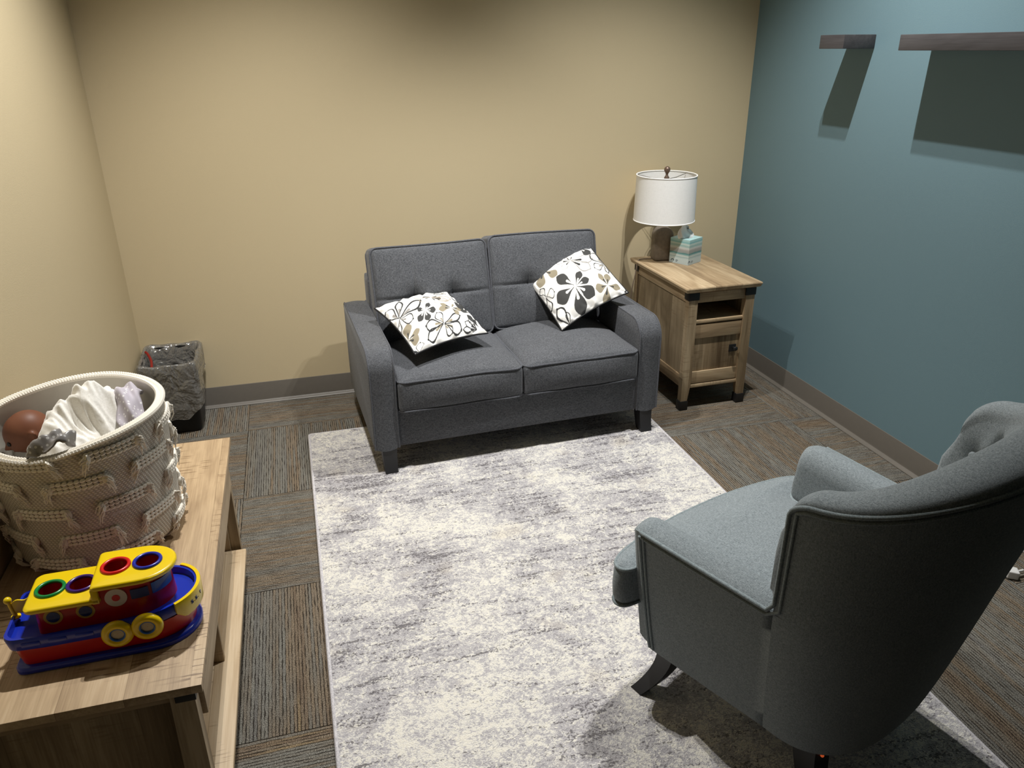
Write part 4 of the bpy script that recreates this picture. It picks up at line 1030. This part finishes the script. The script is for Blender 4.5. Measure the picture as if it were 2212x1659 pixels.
# back with its rolled top, wings and button tufts
BT = [(-0.55, 0.735), (-0.43, 0.795), (-0.24, 0.79), (0.0, 0.81), (0.24, 0.79), (0.43, 0.800), (0.55, 0.745)]   # plan parameter and height
SA = 0.80
def back_sec(s, shrink=0.0, fwd=0.0):
    h = Hback(s); O = outer(s, h); inn = inward(s, h); sec = []; T_ = 0.066+0.040*(1-(abs(s)/SW)**2)
    for i in range(17):
        t = PI-PI*i/16
        sec.append(O+inn*(T_/2+T_/2*math.cos(t))+Vector((0, 0, (0.018+0.024*(1-abs(s)/SW)+0.020*sm((s+0.1)/0.4))*math.sin(t)**0.75)))
    for i in range(1, 41):
        f = (i/40)**1.2; z = h-(h-0.40)*f; O2 = outer(s, z); bulge = (0.012+0.02*(1-abs(s)/SW))*math.sin(PI*min(1, f*1.15))
        d = 0
        for bx_, bz in BT: d += 0.016*math.exp(-(((s-bx_)*SA)**2+(z-bz)**2)/(2*0.018**2))
        for (xa, za), (xb, zb) in zip(BT[:-1], BT[1:]):
            if xa <= s < xb: zl = za+(zb-za)*(s-xa)/(xb-xa); d += 0.006*math.exp(-((z-zl)/0.007)**2)
        sec.append(Vector((O2.x, O2.y, z))+inn*(T_+0.004*f+bulge-d))
    for i in range(9):
        z = 0.40+(h-0.012-0.40)*i/8; p = outer(s, z); sec.append(Vector((p.x, p.y, z))+inn*0.008)
    if shrink:
        c = O+inn*T_/2; tang = (outer(min(SW, abs(s))*(1 if s > 0 else -1), h)-outer((abs(s)-0.02)*(1 if s > 0 else -1), h)); tang.z = 0; tang.normalize()
        sec = [Vector((c.x+(p.x-c.x)*(1-shrink), c.y+(p.y-c.y)*(1-shrink), h+(p.z-h)*(1-shrink*0.3) if p.z > h else p.z))+(tang*fwd*max(0.0, min(1.0, (h-0.002-p.z)/0.07)) if p.z > 0.56 else inn*0.03) for p in sec]
    return sec
rings = [back_sec(-SW, sh, fw) for sh, fw in ((0.60, 0.028), (0.30, 0.025), (0.10, 0.016))]+[back_sec(-SW+2*SW*(i/150-0.10*math.sin(4*PI*i/150)/(2*PI))) for i in range(151)]+[back_sec(SW, sh, fw) for sh, fw in ((0.10, 0.016), (0.30, 0.025), (0.60, 0.028))]
bo = loft('backrest', rings, M_ch, ch)
for bx_, bz in BT:
    v = min(back_sec(bx_)[17:57], key=lambda v: abs(v.z-bz)); inn = inward(bx_, bz)
    o = mesh('button', *g_ball((0, 0, 0), 0.013, 14, 10, (1, 1, 0.6)), M_ch, ch); o.location = v+inn*0.005; o.rotation_euler = inn.to_track_quat('Z', 'Y').to_euler()
# T shaped seat cushion
def t_outline():
    half = [(0.0, 0.432), (0.08, 0.430), (0.16, 0.422), (0.24, 0.408), (0.30, 0.392), (0.335, 0.372), (0.345, 0.350), (0.335, 0.330), (0.30, 0.322), (0.262, 0.322), (0.238, 0.310), (0.226, 0.285), (0.222, 0.22), (0.215, 0.08), (0.20, -0.05), (0.17, -0.13), (0.10, -0.16), (0.0, -0.165)]
    P = smooth_path([(x*1.085, y, 0) for x, y in half], 5); full = P+[Vector((-p.x, p.y, 0)) for p in P[::-1][1:-1]]
    return full
TO = t_outline(); TC = Vector((0.0, 0.345, 0)); rings = []
for k_, z in ((0.3, 0.305), (0.93, 0.305), (0.975, 0.312), (1.0, 0.335), (1.006, 0.37), (1.0, 0.405), (0.985, 0.424)): rings.append([TC+(p-TC)*k_+Vector((0, 0, z)) for p in TO])
for k_ in (0.95, 0.9, 0.82, 0.72, 0.6, 0.45, 0.3, 0.15, 0.04): 
    ring = []
    for p in TO:
        q = TC+(p-TC)*k_; d = min((q-w).length for w in TO); ring.append(q+Vector((0, 0, 0.424+0.034*math.sin(PI/2*min(1, d/0.17)))))
    rings.append(ring)
sc_ = loft('seat_cushion', rings, M_ch, ch)
for zz in (0.422, 0.313): tube('piping', [TC+(p-TC)*0.988+Vector((0, 0, zz)) for p in TO], 0.0046, M_chp, sc_, True)
# double piping along the outer edges
for dz, rr in ((0.0, 0.0048), (-0.013, 0.0040)):
    for sg in (-1, 1):
        p1 = [outer(sg*(1-(1-SW)*i/24), Harm(1-(1-SW)*i/24)+dz) for i in range(24)]
        zt = Hback(SW)+dz; e = 0.0 if dz == 0 else 0.014
        p2 = [outer(sg*(SW-e), 0.552+dz+(Hback(sg*(SW-e))-0.552)*i/14) for i in range(15)]
        p3 = [outer(sg*(SW-e-(SW-e)*(i/60)**1.4), Hback(sg*(SW-e-(SW-e)*(i/60)**1.4))+dz) for i in range(1, 61)]
        pts = p1+p2[1:]+p3
        pts = [p-inward(sg*0.8, p.z)*0.0 for p in pts]
        tube('piping', pts, rr, M_chp, op, False, 8)
for sg in (-1, 1):
    for dx, rr in ((0.0, 0.0046), (0.012, 0.0036)):
        tube('piping', [outer(sg*1.0, 0.16+(0.545-0.16)*i/20)+Vector((-sg*0.0, -dx, 0)) for i in range(21)], rr, M_chp, op, False, 8)
def chair_leg(x, y, dx, dy, z0, hw=0.026):
    rings = []
    for i in range(9):
        t = i/8; z = 0.165*(1-t)+z0*t; w_ = hw*(1-0.28*t); ox = dx*t**1.8; oy = dy*t**1.8
        rings.append([Vector((x+ox+a_*w_, y+oy+b_*w_, z)) for a_, b_ in ((-1, -1), (1, -1), (1, 1), (-1, 1))])
    return loft('leg', rings, M_blk, ch, smooth=30)
chair_leg(-0.245, 0.262, -0.048, 0.055, 0.0125); chair_leg(0.245, 0.262, 0.048, 0.055, 0.0125)
rl = chair_leg(-0.175, -0.115, -0.01, -0.03, 0.0125, 0.032); chair_leg(0.150, -0.10, 0.0, -0.01, 0.0125, 0.032)
M_led = NT('orange_glow'); M_led.base(srgb(220, 80, 30)); M_led.p(Emission_Color=(1, 0.16, 0.04, 1), Emission_Strength=0.35); M_led = M_led.m
o = mesh('indicator', *g_ball((-0.182, -0.150, 0.128), 0.0045, 10, 8), M_led, ch); o['label'] = 'tiny glowing orange spot below the chair rear'

# ------------------------------------------------------------------ charger on the floor
M_wp = plain('white_charger_plastic', srgb(225, 224, 222), 0.3)
cg = empty('phone_charger', (-0.172, -2.150, 0.0), math.radians(-32), 'white plug charger with a cable on the carpet behind the armchair', 'charger')
mesh('charger_body', *g_rbox(0.017, 0.018, 0.014, 0.004, 4), M_wp, cg, loc=(0, 0, 0.0165), rot=(0, math.radians(4), 0))
pg = MB(); 
for q in (-0.006, 0.006): pg.add(*g_box(-0.034, -0.016, q-0.003, q+0.003, 0.0155, 0.0172, 0.0003))
pg.obj('prongs', M_steel, cg)
tube('cable', smooth_path([(0.012, 0.006, 0.020), (0.030, 0.014, 0.021), (0.036, 0.02, 0.020)]), 0.0042, M_wp, cg)
tube('cable', smooth_path([(0.034, 0.018, 0.020), (0.07, 0.035, 0.014), (0.11, 0.04, 0.004), (0.15, 0.01, 0.003), (0.13, -0.12, 0.003), (0.08, -0.30, 0.003), (0.02, -0.5, 0.003)]), 0.0022, M_wp, cg)
